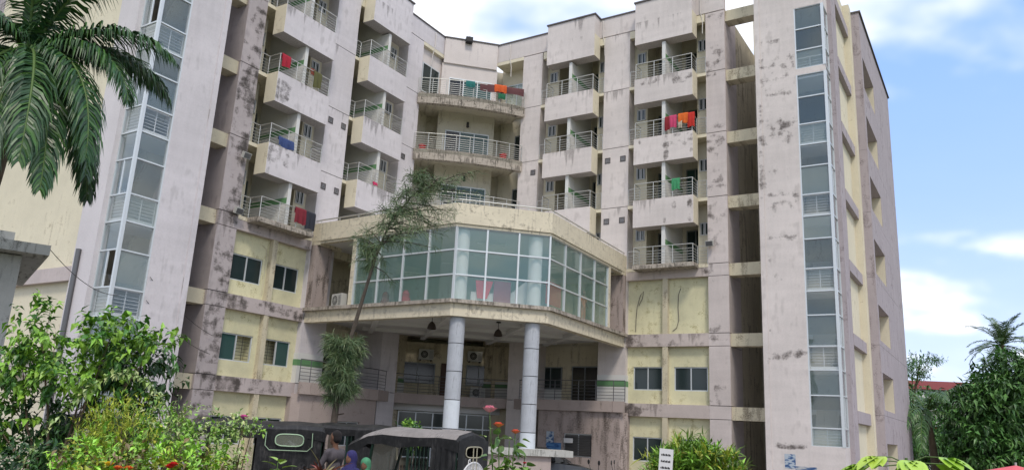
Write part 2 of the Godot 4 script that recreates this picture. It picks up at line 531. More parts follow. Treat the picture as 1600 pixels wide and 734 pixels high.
func balcony(m: int, lv: int, b0: float, b1: float, a0: float, a1: float, dirty: int) -> void:
	var y: float = LV[lv]
	var o := sub("balcony", bld, FR[m])
	var mid := (a0 + a1) / 2
	var apron: Material = M.w[m]
	# floor slab inside the bay, apron in front
	wpart("floor_slab", m, M.cream, [[b0, b1, y - 0.16, y - 0.004, -1.9, 0.0]], o)
	if lv > 3:
		wpart("apron", m, apron, [[a0, a1, y - 1.35, y, 0.003, 0.7]], o)
		wpart("apron_side", m, M.cream, [[a1, a1 + 0.012, y - 1.34, y - 0.004, 0.01, 0.694]], o)
	else:
		wpart("apron", m, M.edge, [[a0, a1, y - 0.2, y, 0.003, 0.7]], o)
	var rl := [Vector2(m * (b0 + 0.03), -0.04), Vector2(m * (a0 + 0.05), -0.04), Vector2(m * (a0 + 0.05), 0.64), Vector2(m * (a1 - 0.05), 0.64), Vector2(m * (a1 - 0.05), -0.04), Vector2(m * (b1 - 0.03), -0.04)]
	part("railing", railing(rl, y, 0.86), M.metal, o)
	# partition between the two halves, with a green stripe
	wpart("partition", m, M.stripe_w, [[mid - 0.09, mid + 0.09, y, y + 1.86, 0.003, 0.58], [mid - 0.09, mid + 0.09, y, y + 3.04, -1.9, -0.003]], o)
	wpart("green_stripe", m, M.green, [[mid + 0.09, mid + 0.096, y + 0.95, y + 1.2, -1.85, 0.55], [mid - 0.096, mid - 0.09, y + 0.95, y + 1.2, -1.85, 0.55]], o)
	# wash rooms at both ends of the bay
	wpart("washroom_wall", m, M.cream, [[b0, b0 + 0.72, y, y + 3.04, -1.9, -0.7]], o)
	wpart("washroom_wall", m, M.cream, [[b1 - 0.68, b1, y, y + 3.04, -1.9, -0.7]], o)
	wpart("back_wall", m, M.inner, [[b0 + 0.72, mid - 0.09, y, y + 3.04, -1.9, -1.86]], o)
	wpart("back_wall", m, M.inner, [[mid + 0.09, b1 - 0.68, y, y + 3.04, -1.9, -1.86]], o)
	var sw := small_window(0.48, 0.62, M.darkg)
	inst("small_window", sw, o, Transform3D(Basis(), Vector3(m * (b0 + 0.4), y + 1.85, -0.698)))
	inst("small_window", sw, o, Transform3D(Basis(), Vector3(m * (b1 - 0.36), y + 1.85, -0.698)))
	var gl: Material = [M.darkg, M.tealg, M.dark][(lv + int(b0) + m + 9) % 3]
	inst("glass_door", glass_door(0.95, 2.15, 2, gl, M.alud), o, Transform3D(Basis(), Vector3(m * (mid - 0.72), y, -1.858)))
	inst("glass_door", glass_door(0.95, 2.15, 2, gl, M.alud), o, Transform3D(Basis(), Vector3(m * (mid + 0.78), y, -1.858)))

func pilaster(m: int, s0: float, s1: float, mats: Array, double_to: int) -> void:
	# one block for each storey, with open joints at the floor lines, round a core set back from the face
	var ym: float = 9.0
	for k in 7:
		var y0: float = (LV[k] + 0.012) if k > 0 else GY
		var y1: float = LV[k + 1] - 0.02
		var mt: Material = mats[k % mats.size()]
		if k + 1 <= double_to:   # the storey beam shows as a block of its own
			wpart("pilaster_block", m, mt, [[s0, s1, y0, LV[k + 1] - 0.6, -1.9, 0.0]])
			wpart("pilaster_beam_block", m, mt, [[s0, s1, LV[k + 1] - 0.575, y1, -1.9, 0.0]])
		else:
			wpart("pilaster_block", m, mt, [[s0, s1, y0, y1, -1.9, 0.0]])
	wpart("pilaster_core", m, M.bar, [[s0 + 0.03, s1 - 0.03, GY, LV[7] - 0.03, -1.88, -0.035]])

func vent(m: int, s: float, y: float) -> void:
	var o := sub("wall_vent", bld, FR[m])
	wpart("vent_frame", m, M.coping, [[s - 0.15, s + 0.15, y - 0.15, y - 0.12, 0.0, 0.02], [s - 0.15, s + 0.15, y + 0.12, y + 0.15, 0.0, 0.02], [s - 0.15, s - 0.12, y - 0.12, y + 0.12, 0.0, 0.02], [s + 0.12, s + 0.15, y - 0.12, y + 0.12, 0.0, 0.02]], o)
	var b := []
	for i in 4:
		b.append([s - 0.12, s + 0.12, y - 0.11 + i * 0.06, y - 0.075 + i * 0.06, 0.002, 0.014])
	wpart("vent_louvre", m, M.metald, b, o)

func wing(m: int) -> void:
	var L := LV
	# masses behind the balconies
	wpart("wing_core", m, M.creamd, [[-4.2, 10.3, GY, L[7] + 0.04, -12.0 - m * 0.01, -1.9]])
	var pc: Array = [M.wp[m]]
	pilaster(m, -1.25, 0.0, [M.w[m]], 0)
	pilaster(m, 3.85, 5.3, [M.w[m]], 0)
	pilaster(m, 9.35, 10.3, pc, 3)
	for s in [4.15, 5.0]:
		vent(m, s, 15.6)
		vent(m, s, 12.36)
	vent(m, -0.3, 15.57)
	# balconies
	for lv in [3, 4, 5, 6]:
		var dz: int = 0
		if m > 0 and lv < 6:
			dz = 1 if lv == 4 else 0
		balcony(m, lv, 0.0, 3.85, 0.68, 3.56, 0)
		balcony(m, lv, 5.3, 9.35, 5.88, 8.9, (2 if (m < 0 and lv in [4, 5]) or (m > 0 and lv in [5]) else dz))
	# roof: slab, parapet with two boxes over the bays, coping
	wpart("roof_slab", m, M.cream, [[-1.25, 10.3, L[7] - 0.012, L[7] + 0.02, -1.9, -0.26]])
	var pb := [[-3.1, 10.3, L[7] + 0.03, PT, -0.25, 0.0]]
	wpart("parapet", m, M.w[m], pb)
	for q in [[0.68, 3.56], [5.88, 8.9]]:
		wpart("parapet_box", m, M.w[m], [[q[0], q[1], 21.38, PT - 0.01, 0.003, 0.7]])
		wpart("parapet_box_side", m, M.cream, [[q[1], q[1] + 0.012, 21.39, L[7], 0.01, 0.694]])
		wpart("bay_lintel", m, M.cream, [[q[0] - 0.62, q[1] + 0.4, L[7] - 0.42, L[7] - 0.016, -0.25, -0.003]])
	wpart("coping", m, M.coping, [[-3.1, 0.62, PT + 0.002, PT + 0.07, -0.3, 0.05], [0.62, 3.62, PT, PT + 0.075, -0.3, 0.76], [3.62, 5.82, PT + 0.002, PT + 0.07, -0.3, 0.05], [5.82, 8.96, PT, PT + 0.075, -0.3, 0.76], [8.96, 10.34, PT + 0.002, PT + 0.07, -0.3, 0.05]])
	for s in [0.28, 3.72, 5.68, 9.1, -2.2]:
		var b := mb()
		b.tube([Vector3(m * s, PT - 0.1, 0.03), Vector3(m * s, PT - 0.9, 0.04), Vector3(m * (s + 0.1), PT - 1.5, -0.02), Vector3(m * (s + 0.06), PT - 2.1, -0.1)], [0.025], 6)
		part("drain_pipe", b, M.conduit, bld, FR[m])
	# storeys under the balconies in the outer bay: beams, pier and recessed yellow panels
	for k in 3:
		wpart("storey_beam", m, M.wb[m], [[5.3, 9.35, L[k + 1] - 0.58, L[k + 1] - 0.17 if k == 2 else L[k + 1], -0.3, -0.012 if k < 2 else -0.012]])
		var y0: float = L[k] if k > 0 else GY
		wpart("window_pier", m, M.creamd, [[7.13, 7.38, y0, L[k + 1] - 0.58, -0.3, -0.03]])
		var x0 := 5.3
		for q in [[5.3, 7.13, 5.60, 7.05], [7.38, 9.35, 7.62, 9.2]]:
			var wy0: float = L[k] + 0.62
			var wy1: float = L[k] + 1.7
			if m > 0 and k == 2:
				wpart("yellow_panel", m, M.yel, [[q[0], q[1], y0, L[k + 1] - 0.58, -1.9, -0.26]])
				continue
			wpart("yellow_panel", m, M.yel, [[q[0], q[1], y0, wy0, -1.9, -0.26], [q[0], q[1], wy1, L[k + 1] - 0.58, -1.9, -0.26], [q[0], q[2], wy0, wy1, -1.9, -0.26], [q[3], q[1], wy0, wy1, -1.9, -0.26], [q[2], q[3], wy0, wy1, -1.9, -0.75]])
			var gl: Material = M.tealg if (m < 0 and k == 1) else M.darkg
			var c: Transform3D = FR[m] * Transform3D(Basis(), Vector3(m * (q[2] + q[3]) / 2, (wy0 + wy1) / 2, -0.33))
			window(q[3] - q[2], wy1 - wy0, 2, gl, c, true, "window", M.alu, (0 if k == 1 and q[0] < 6 else 1) if m < 0 and k == 1 else -1)
	var cab := []
	if m > 0:
		cab = [[Vector3(5.7, 6.8, -0.24), Vector3(5.72, 7.4, -0.23), Vector3(5.78, 8.0, -0.2), Vector3(5.95, 8.55, -0.18), Vector3(6.1, 8.75, -0.22), Vector3(6.05, 8.4, -0.2), Vector3(5.85, 8.05, -0.22)], [Vector3(7.55, 6.8, -0.24), Vector3(7.75, 6.95, -0.23), Vector3(7.86, 7.3, -0.22), Vector3(7.82, 7.9, -0.23), Vector3(7.84, 8.5, -0.23), Vector3(7.95, 8.8, -0.24)]]
	else:
		cab = [[Vector3(-7.5, 6.9, -0.24), Vector3(-7.48, 8.6, -0.24), Vector3(-7.55, 8.85, -0.24), Vector3(-7.75, 8.95, -0.24)]]
	for c in cab:
		var cbm := mb()
		cbm.tube(c, [0.014], 5)
		part("loose_cable", cbm, M.coping if m > 0 else M.cream, bld, FR[m])
	# plain walls of the inner bay under the balconies, seen inside the porch
	wpart("inner_bay_wall", m, M.creamd, [[-1.25, 3.85, L[2], L[3] - 0.17, -1.9, -1.5]])
	wpart("inner_bay_lintel", m, M.creamd, [[0.0, 3.85, L[3] - 0.6, L[3] - 0.17, -0.3, -0.01]])
	# light well beside the tower: beams across it and a back wall
	for k in range(1, 8):
		wpart("well_beam", m, M.creamd, [[10.3, 12.1, L[k] - 0.6, L[k] - 0.03, -0.75, -0.12]])
	wpart("well_back_wall", m, M.inner, [[10.3, 12.1, GY, 25.2, -6.2, -5.5]])
	for k in range(0, 7):
		var c: Transform3D = FR[m] * Transform3D(Basis(), Vector3(m * 11.35, L[k] + 1.25, -5.46))
		window(0.9, 1.3, 2, M.dark, c, false)
	tower(m)

func tower(m: int) -> void:
	var L := LV
	var sc := 15.08 if m > 0 else 14.86        # outer corner
	var s1 := 13.83 if m > 0 else 13.66        # where the glass begins on the front
	var tw: Material = M.w[m]
	var top := 25.6
	var gt := 21.05
	wpart("tower_wall", m, tw, [[12.1, s1, GY, top, 1.1, 1.3]])
	wpart("tower_edge_rib", m, tw, [[12.08, 12.3, GY, top, 1.3, 1.345]])
	wpart("tower_inner_side_wall", m, M.lavb, [[12.1, 12.3, GY, top, -6.2, 1.1]])
	wpart("tower_wall_over_glass", m, tw, [[s1, sc, gt, top, 1.1, 1.3], [sc - 0.2, sc, gt, top, 0.2, 1.1]])
	wpart("tower_wall_under_glass", m, tw, [[s1, sc, GY, 1.95, 1.1, 1.3], [sc - 0.2, sc, GY, 1.95, 0.2, 1.1]])
	wpart("tower_glass_band", m, tw, [[s1, sc - 0.02, 17.79, 18.08, 1.1, 1.29]])
	wpart("tower_back_wall", m, M.inner, [[12.3, sc - 0.2, GY, top, -2.4, -2.2]])
	wpart("tower_roof", m, M.cream, [[12.3, sc - 0.2, top - 0.25, top - 0.02, -2.2, 1.1]])
	var so := sc + 0.17
	# end wall of the wing: rib, panels with ledges, column, rear block with openings
	wpart("end_wall_rib", m, M.side if m > 0 else M.lavb, [[sc - 0.2, so, GY, top, -1.0, 0.2]])
	var pe := -4.6 if m > 0 else -11.0
	wpart("end_wall_panel", m, M.cream, [[sc - 0.35, sc - 0.02, GY, top - 1.6, pe, -1.0]])
	for k in range(1, 8 if m > 0 else 3):
		wpart("end_wall_ledge", m, M.side if m > 0 else M.wb[m], [[sc - 0.02, so + 0.02, L[k] - 0.5, L[k], pe, -1.0]])
	if m < 0:
		wpart("rear_core", m, M.side, [[10.3, sc - 0.36, GY, L[7] + 0.05, -17.0, -6.2]])
	else:
		rear_block(m, sc, so)
	if m < 0:
		var dp := mb()
		dp.tube([Vector3(-(so + 0.07), 1.0, -0.62), Vector3(-(so + 0.07), 7.2, -0.62)], [0.09], 8)
		part("drain_pipe", dp, M.metald, bld, FR[m])
	stair(m, sc, s1)

func rear_block(m: int, sc: float, so: float) -> void:
	var L := LV
	var top := 25.6
	wpart("end_wall_column", m, M.cream, [[sc - 0.3, so + 0.12, GY, top - 1.6, -5.2, -4.6]])
	var rb := so + 0.5
	wpart("rear_core", m, M.side, [[10.3, sc - 0.36, GY, L[7] + 0.05, -17.0, -6.2]])
	for k in range(0, 7):
		var y: float = L[k] if k > 0 else GY
		wpart("rear_wall", m, M.side, [[sc - 0.36, rb, y, L[k] + 0.25, -17.0, -5.2], [sc - 0.36, rb, L[k] + 1.95, L[k + 1] - (0.012 if k < 6 else -1.1), -17.0, -5.2], [sc - 0.36, rb, L[k] + 0.25, L[k] + 1.95, -5.6, -5.2], [sc - 0.36, rb, L[k] + 0.25, L[k] + 1.95, -17.0, -9.6]])
		wpart("rear_recess", m, M.cream, [[sc - 0.36, rb - 1.0, L[k] + 0.25, L[k] + 1.95, -9.6, -5.6], [rb - 0.9, rb - 0.02, L[k] + 0.26, L[k] + 1.94, -9.6, -9.58]])
	wpart("rear_coping", m, M.coping, [[sc - 0.2, rb + 0.08, L[7] + 1.1, L[7] + 1.18, -17.1, -5.15]])

func stair(m: int, sc: float, s1: float) -> void:
	var L := LV
	# stairs inside: landings at half levels, flights, inner rails
	for k in range(0, 6):
		var yl: float = L[k] + 1.6
		wpart("stair_landing", m, M.stripe_w, [[12.3, sc - 0.09, yl - 0.22, yl, -0.3, 1.19]])
		wpart("stair_floor", m, M.stripe_w, [[12.3, sc - 0.2, L[k + 1] - 0.2, L[k + 1], -2.2, -1.2]])
		var b := mb()
		for q in [[12.5, 13.4, 0.0], [13.6, 14.5, 1.0]]:
			var ya: float = (L[k] if q[2] == 0.0 else L[k + 1]) - 0.12
			var yb: float = yl - 0.12
			b.hexa([Vector3(m * (q[0] if m > 0 else q[1]), yb - 0.1, -0.3), Vector3(m * (q[0] if m > 0 else q[1]), ya - 0.1, -1.2), Vector3(m * (q[1] if m > 0 else q[0]), ya - 0.1, -1.2), Vector3(m * (q[1] if m > 0 else q[0]), yb - 0.1, -0.3), Vector3(m * (q[0] if m > 0 else q[1]), yb + 0.1, -0.3), Vector3(m * (q[0] if m > 0 else q[1]), ya + 0.1, -1.2), Vector3(m * (q[1] if m > 0 else q[0]), ya + 0.1, -1.2), Vector3(m * (q[1] if m > 0 else q[0]), yb + 0.1, -0.3)])
		part("stair_flight", b, M.inner, bld, FR[m])
		if k < 6:
			part("stair_rail", railing([Vector2(m * (s1 + 0.05), 1.14), Vector2(m * (sc - 0.13), 1.14), Vector2(m * (sc - 0.13), 0.3)], yl, 0.78, 0.62, 5, 0.03), M.white, bld, FR[m])
	# the glazing
	var gz := sub("stair_glazing", bld, FR[m])
	var ys := [1.95, 2.65, 3.91]
	for k in 4:
		for q in [4.91, 5.86, 7.12]:
			ys.append(q + 3.2 * k)
	ys += [17.79]
	var ys2 := [18.08, 18.97, 20.0, 21.05]
	var f := mb()
	var fz := 1.24
	for set_ in [ys, ys2]:
		for y in set_:
			wb(f, m, s1, sc - 0.05, y - 0.025, y + 0.025, fz - 0.03, fz + 0.045)
			wb(f, m, sc - 0.075, sc - 0.005, y - 0.025, y + 0.025, 0.2, fz - 0.03)
		var y0: float = set_[0]
		var y1: float = set_[set_.size() - 1]
		wb(f, m, s1, s1 + 0.05, y0, y1, fz - 0.032, fz + 0.05)
		wb(f, m, sc - 0.08, sc - 0.008, y0, y1, 0.2, 0.25)
		wb(f, m, sc - 0.1, sc + 0.012, y0, y1, fz - 0.03, fz + 0.075)
	var hid := part("frame", f, M.alu, gz)
	for set_ in [ys, ys2]:
		for i in set_.size() - 1:
			var y0: float = set_[i] + 0.025
			var y1: float = set_[i + 1] - 0.025
			wpart("pane", m, M.panes[(i * 7 + i / 3 * 2 + m + 1) % 4], [[s1 + 0.05, sc - 0.1, y0, y1, fz - 0.004, fz + 0.004]], gz)
			if i % 3 == 1:   # sliding sashes on the end face
				var zm := 0.72
				wpart("sash_stile", m, M.alu, [[sc - 0.06, sc - 0.02, y0, y1, zm - 0.03, zm + 0.03]], gz)
				if not (m < 0 and i == 4) and not (m < 0 and i == 13):
					wpart("pane", m, M.pane_stair, [[sc - 0.044, sc - 0.036, y0, y1, zm + 0.03, fz - 0.03]], gz)
				wpart("pane", m, M.pane_stair, [[sc - 0.044, sc - 0.036, y0, y1, 0.25, zm - 0.03]], gz)
			else:
				wpart("pane", m, M.pane_stair, [[sc - 0.044, sc - 0.036, y0, y1, 0.25, fz - 0.03]], gz)

func bowed(w_mid: float, w_end: float, u: float, n: int) -> Array:
	var r := []
	for i in n + 1:
		var t := lerpf(-1, 1, float(i) / n)
		r.append(Vector2(u * t, lerpf(w_mid, w_end, t * t)))
	return r

func centre() -> void:
	var L := LV
	# the middle wall with its windows, and the recessed sides that join it to the wings
	bpart("centre_core", M.inner, [[-3.2, 3.2, L[2] + 0.01, L[7] + 0.03, -9.0, -3.35]])
	bpart("centre_rear_core", M.inner, [[-5.0, 5.0, GY, L[7], -12.0, -5.2]])
	bpart("centre_wall", M.lav, [[-1.62, 1.62, L[6], 22.2, -6.0, -2.2]])
	bpart("centre_wall", M.inner, [[-1.62, 1.62, L[2], L[6] - 0.01, -6.0, -2.2]])
	bpart("centre_parapet", M.lav, [[-1.56, 1.56, 22.2, PT, -2.5, -2.1]])
	bpart("centre_coping", M.coping, [[-1.6, 1.6, PT + 0.001, PT + 0.072, -2.55, -2.05]])
	for m in [-1, 1]:
		wpart("recess_wall", m, M.inner, [[-3.3, -1.25, L[2], L[6] - 0.01, -1.9, -1.1]])
		wpart("recess_wall", m, M.cream if m > 0 else M.lav, [[-3.3, -1.25, L[6], L[7] + 0.03, -1.9, -1.0 if m > 0 else -0.2]])
		wpart("recess_ceiling", m, M.cream, [[-3.1, -1.25, L[7] - 0.18, L[7] + 0.02, -1.0, -0.003]])
		var c: Transform3D = FR[m] * Transform3D(Basis(), Vector3(m * -2.2, L[6] + 1.25, -0.95 if m > 0 else -0.15))
		window(1.5, 1.7, 2, M.pane if m > 0 else M.darkg, c, m < 0, "window", M.alu)
		for k in [3, 4, 5]:
			inst("glass_door", glass_door(0.9, 2.1, 1, M.darkg, M.alud), bld, FR[m] * Transform3D(Basis(), Vector3(m * -1.8, L[k], -1.095)))
	for k in [3, 4, 5, 6]:
		var d := sub("balcony_door", bld, Transform3D(Basis(), Vector3(0.08, L[k], -2.195)))
		inst("door_frame", glass_door(2.5, 1.88, 3, M.tealg, M.alu, 0), d)
		var b := mb()
		b.box(-1.2, -0.44, 0.05, 1.82, 0.012, 0.02)
		part("sliding_leaf", b, M.dark, d)
		if k < 6:
			var s := mb()
			s.box(-0.06, 0.06, 2.3, 2.5, 0.0, 0.1)
			s.lathe(Vector3(0, 2.25, 0.08), [Vector2(0.02, -0.1), Vector2(0.09, -0.04), Vector2(0.05, 0.08), Vector2(0.02, 0.1)], 8)
			part("wall_lamp", s, M.bar, d)
	for k in [4, 5, 6]:
		var o := sub("terrace_balcony", bld)
		var front := bowed(-0.28, -0.62, 2.98, 8)
		var poly := front.duplicate()
		poly.append(Vector2(2.6, -3.4)); poly.append(Vector2(-2.6, -3.4))
		var b := mb()
		b.prism(poly, L[k] - 0.2, L[k] - 0.012)
		part("slab", b, M.inner, o)
		var e := mb()
		for i in front.size() - 1:
			var p: Vector2 = front[i]
			var q: Vector2 = front[i + 1]
			e.prism([p, q, q + Vector2(0, -0.3), p + Vector2(0, -0.3)], L[k] - 0.56, L[k] + 0.02)
		part("edge_beam", e, M.edge, o)
		var rl := []
		for p in front:
			rl.append(p + Vector2(0, -0.1))
		part("railing", railing(rl, L[k] + 0.02, 0.92, 0.9, 6), M.metal, o)
	# tie slabs beside the terrace that meet the pilasters
	# floodlight box on the roof edge
	bpart("roof_flashing", M.coping, [[-1.5, 0.0, PT + 0.08, PT + 0.11, -2.3, -2.12]])

# ---------------------------------------------------------------- porch and gallery
func seg_box(b: MB, p: Vector2, q: Vector2, y0: float, y1: float, t0: float, t1: float) -> void:
	# a wall strip from p to q in plan, between offsets t0 and t1 to its left hand (outside is negative)
	var d := (q - p).normalized()
	var nrm := Vector2(-d.y, d.x)
	b.prism([p + nrm * t0, q + nrm * t0, q + nrm * t1, p + nrm * t1], y0, y1)

func ppanel(called: String, mat: Material, segs: Array, y0: float, y1: float, t0: float, t1: float) -> void:
	var b := mb()
	for q in segs:
		seg_box(b, q[0], q[1], y0, y1, t0, t1)
	part(called, b, mat, bld)

func porch() -> void:
	var L := LV
	var A := Vector2(-7.45, 3.68)
	var B := Vector2(-1.92, 9.75)
	var C := Vector2(1.92, 9.75)
	var D := Vector2(7.45, 3.68)
	var y2: float = L[2]
	var line := [[A, B], [B, C], [C, D]]
	var inner := [A, B, C, D, Vector2(5.0, -1.0), Vector2(-5.0, -1.0)]
	# mitred rings: polygon between the outline pushed out by t0 and t1
	var push := func(t: float) -> Array:
		var r := []
		var pts := [A, B, C, D]
		for i in 4:
			var d0: Vector2 = (pts[i] - pts[maxi(i - 1, 0)]).normalized() if i > 0 else (pts[1] - pts[0]).normalized()
			var d1: Vector2 = (pts[mini(i + 1, 3)] - pts[i]).normalized() if i < 3 else d0
			var n0 := Vector2(-d0.y, d0.x)
			var n1 := Vector2(-d1.y, d1.x)
			var bis := (n0 + n1).normalized()
			r.append(pts[i] + bis * (t / bis.dot(n0)))
		return r
	var ring := func(called: String, mat: Material, t0: float, t1: float, y0: float, y1: float) -> void:
		var o: Array = push.call(t0)
		var i: Array = push.call(t1)
		for k in 3:
			var b := mb()
			b.prism([o[k], o[k + 1], i[k + 1], i[k]], y0, y1)
			part(called, b, mat, bld)
	# A -> B -> C -> D runs left to right in front: (-d.y, d.x) of (1, 0) is (0, 1), out of the building
	ring.call("porch_beam", M.porch, 0.0, -0.35, 6.05, 6.54)
	ring.call("porch_slab_edge", M.edge, 0.16, -0.4, 6.54, 6.68)
	var sl := mb()
	sl.prism(push.call(-0.36) + [Vector2(4.6, -1.0), Vector2(-4.6, -1.0)], 6.36, 6.53)
	part("porch_soffit", sl, M.stripe_w, bld)
	var fl := mb()
	fl.prism(push.call(-0.42) + [Vector2(4.6, -1.0), Vector2(-4.6, -1.0)], 6.545, 6.64)
	part("lounge_floor", fl, M.inner, bld)
	# ribs under the soffit
	for q in [[Vector2(-1.7, 9.3), Vector2(-1.7, -0.9)], [Vector2(1.7, 9.3), Vector2(1.7, -0.9)], [Vector2(-4.4, 6.6), Vector2(4.4, 6.6)], [Vector2(-6.4, 3.9), Vector2(6.4, 3.9)], [Vector2(-4.4, 6.6), Vector2(-4.4, 0.3)], [Vector2(4.4, 6.6), Vector2(4.4, 0.3)], [Vector2(-4.8, 1.2), Vector2(4.8, 1.2)]]:
		var b := mb()
		var wdt := 0.22 if q[0].x == q[1].x else 0.2
		var lo := 6.17 if q[0].x == q[1].x else 6.2
		seg_box(b, q[0], q[1], lo, 6.365, -wdt / 2, wdt / 2)
		part("soffit_rib", b, M.stripe_w, bld)
	# columns with shells and joints
	for q in [[-1.55, 2.95], [1.43, 1.9]]:
		var o := sub("porch_column", bld, Transform3D(Basis(), Vector3(q[0], 0, 9.3)))
		var y := GY
		var cuts := [GY, 0.85, 1.9, 2.95, 4.0, 5.05, 6.1]
		for i in 6:
			var b := mb()
			var y1: float = minf(cuts[i + 1], 6.05)
			b.lathe(Vector3.ZERO, [Vector2(0.0, cuts[i] + 0.014), Vector2(0.3, cuts[i] + 0.014), Vector2(0.3, y1 - 0.014), Vector2(0.0, y1 - 0.014)], 28)
			part("cladding_ring", b, M.cladw if cuts[i + 1] <= q[1] + 0.01 and cuts[i + 1] > q[1] - 1.0 else M.clad, o)
		var c := mb()
		c.lathe(Vector3.ZERO, [Vector2(0.27, GY), Vector2(0.27, 6.06)], 20)
		part("core", c, M.bar, o)
		var t := mb()
		t.lathe(Vector3.ZERO, [Vector2(0.28, 6.66), Vector2(0.28, 9.6)], 24)
		part("upper_shaft", t, M.stripe_w, o)
	# the roof over the lounge and its parapet
	ring.call("porch_parapet", M.porch, 0.06, -0.2, 9.66, 10.48)
	ring.call("porch_glass_head", M.porch, 0.0, -0.22, 9.55, 9.655)
	var rf := mb()
	rf.prism(push.call(-0.24) + [Vector2(4.6, -1.0), Vector2(-4.6, -1.0)], 9.62, 9.84)
	part("lounge_roof", rf, M.stripe_w, bld)
	var rail_pts: Array = push.call(-0.08)
	var hr := mb()
	for i in 3:
		var p := Vector3(rail_pts[i].x, 10.66, rail_pts[i].y)
		var q := Vector3(rail_pts[i + 1].x, 10.66, rail_pts[i + 1].y)
		hr.tube([p, q], [0.03], 6)
		for k in 7:
			var o := p.lerp(q, (k + 0.3) / 7.0)
			hr.tube([o - Vector3(0, 0.18, 0), o], [0.018], 5)
	part("terrace_handrail", hr, M.metal, bld)
	# the curtain wall: left face four bays, front three, right four, three rows each
	var GL := B.lerp(A, (5.55 - 1.92) / (7.45 - 1.92))
	var GR := C.lerp(D, (6.05 - 1.92) / (7.45 - 1.92))
	var gw := sub("curtain_wall", bld)
	var fr := mb()
	var rows := [6.68, 7.66, 8.64, 9.55]
	for q in [[GL, B, 4], [B, C, 3], [C, GR, 4]]:
		var p: Vector2 = q[0]
		var e: Vector2 = q[1]
		for i in int(q[2]) + 1:
			var o := p.lerp(e, float(i) / q[2])
			var d := (e - p).normalized()
			var th := 0.035
			if i == 0 and p == B or i == 0 and p == C:
				continue
			seg_box(fr, o - d * th, o + d * th, rows[0], rows[3], -0.13, -0.03)
		for r in rows:
			seg_box(fr, p, e, r - 0.028 if r > 7 else r, r + 0.028 if r < 9.5 else r, -0.12, -0.045)
		for i in int(q[2]):
			for j in 3:
				var d := (e - p).normalized()
				var o0 := p.lerp(e, float(i) / q[2]) + d * 0.035
				var o1 := p.lerp(e, float(i + 1) / q[2]) - d * 0.035
				var b := mb()
				seg_box(b, o0, o1, rows[j] + 0.028, rows[j + 1] - 0.028, -0.084, -0.076)
				part("pane", b, M.pane, gw)
	part("mullion_frame", fr, M.alu, gw)
	var jam := mb()
	for q in [[GL, A], [GR, D]]:
		var d: Vector2 = (q[1] - q[0]).normalized()
		var nrm := Vector2(-d.y, d.x) * (1.0 if q[0].x < 0 else 1.0)
		var ins := Vector2(0, -1)
		jam.prism([q[0] + d * 0.04, q[0] + d * 0.22, q[0] + d * 0.22 - (Vector2(-(B - A).normalized().y, (B - A).normalized().x) if q[0].x < 0 else Vector2(-(D - C).normalized().y, (D - C).normalized().x)) * 0.25, q[0] + d * 0.04 - (Vector2(-(B - A).normalized().y, (B - A).normalized().x) if q[0].x < 0 else Vector2(-(D - C).normalized().y, (D - C).normalized().x)) * 0.25], 6.68, 9.55)
	part("porch_jamb", jam, M.porch, bld)
	# lounge inside: ceiling lamps off, end walls
	for q in [[-3.4, 6.2], [-2.4, 4.0], [0.0, 7.2], [0.3, 4.6], [2.6, 6.0], [-0.8, 2.4], [3.6, 3.6], [-4.4, 3.2]]:
		var b := mb()
		b.box(q[0] - 0.6, q[0] + 0.6, 9.53, 9.6, q[1] - 0.12, q[1] + 0.12)
		part("ceiling_fitting", b, M.white, bld)
	bpart("lounge_back_wall", M.inner, [[-4.6, 4.6, 6.65, 9.6, -1.15, -1.0]])
	# the block of pinkish wall at the wings beside the lounge
	for m in [-1, 1]:
		wpart("lounge_end_wall", m, M.pinkd, [[4.35, 5.28, 6.7, 9.5, 0.003, 0.35]])
		wpart("terrace_corner_beam", m, M.porch, [[3.9, 5.28, 9.5, 10.4, 0.004, 0.5]])
	# gallery on the first floor: slab, curved front, railing, back walls, doors and windows
	var gal := []
	for m in [-1, 1]:
		pass
	var gp := [wp(-1, 5.45, 0.36), wp(-1, 4.9, 0.42), wp(-1, 3.0, 0.3), wp(-1, 0.4, 0.3), wp(-1, -1.4, -0.3), Vector2(-1.6, -2.0), Vector2(1.6, -2.0), wp(1, -1.4, -0.3), wp(1, 0.4, 0.3), wp(1, 3.0, 0.3), wp(1, 4.9, 0.42), wp(1, 5.45, 0.36)]
	var pl := gp.duplicate()
	pl.append(Vector2(5.0, -1.2)); pl.append(Vector2(4.0, -6.0)); pl.append(Vector2(-4.0, -6.0)); pl.append(Vector2(-5.0, -1.2))
	var gs := mb()
	gs.prism(pl, 3.05, 3.43)
	part("gallery_slab", gs, M.pink, bld)
	var ge := mb()
	for i in gp.size() - 1:
		seg_box(ge, gp[i], gp[i + 1], 3.0, 3.5, 0.0, 0.1)
	part("gallery_edge", ge, M.pink, bld)
	var rr := []
	for i in gp.size():
		rr.append(gp[i])
	part("gallery_railing", railing(rr, 3.5, 0.95, 1.1, 5), M.metald, bld)
	bpart("gallery_back_wall", M.creamd, [[-3.0, 3.0, 3.45, 6.36, -4.6, -4.0]])
	for m in [-1, 1]:
		wpart("gallery_side_wall", m, M.creamd, [[-4.2, 3.85, 3.45, 6.34, -1.9, -1.7]])
		# white and green painted band round the pilaster
		wpart("painted_band_white", m, M.stripe_w, [[3.84, 5.34, 3.46, 4.74, -0.5, 0.012]])
		wpart("painted_band_green", m, M.green, [[3.835, 5.345, 4.2, 4.46, -0.5, 0.018]])
		wpart("painted_band_white", m, M.stripe_w, [[-4.0, 1.0, 3.46, 4.45, -1.7, -1.69], [3.1, 3.84, 3.46, 4.45, -1.7, -1.69]])
		wpart("painted_band_green", m, M.green, [[-4.0, 1.0, 4.12, 4.32, -1.69, -1.684], [3.1, 3.84, 4.12, 4.32, -1.69, -1.684]])
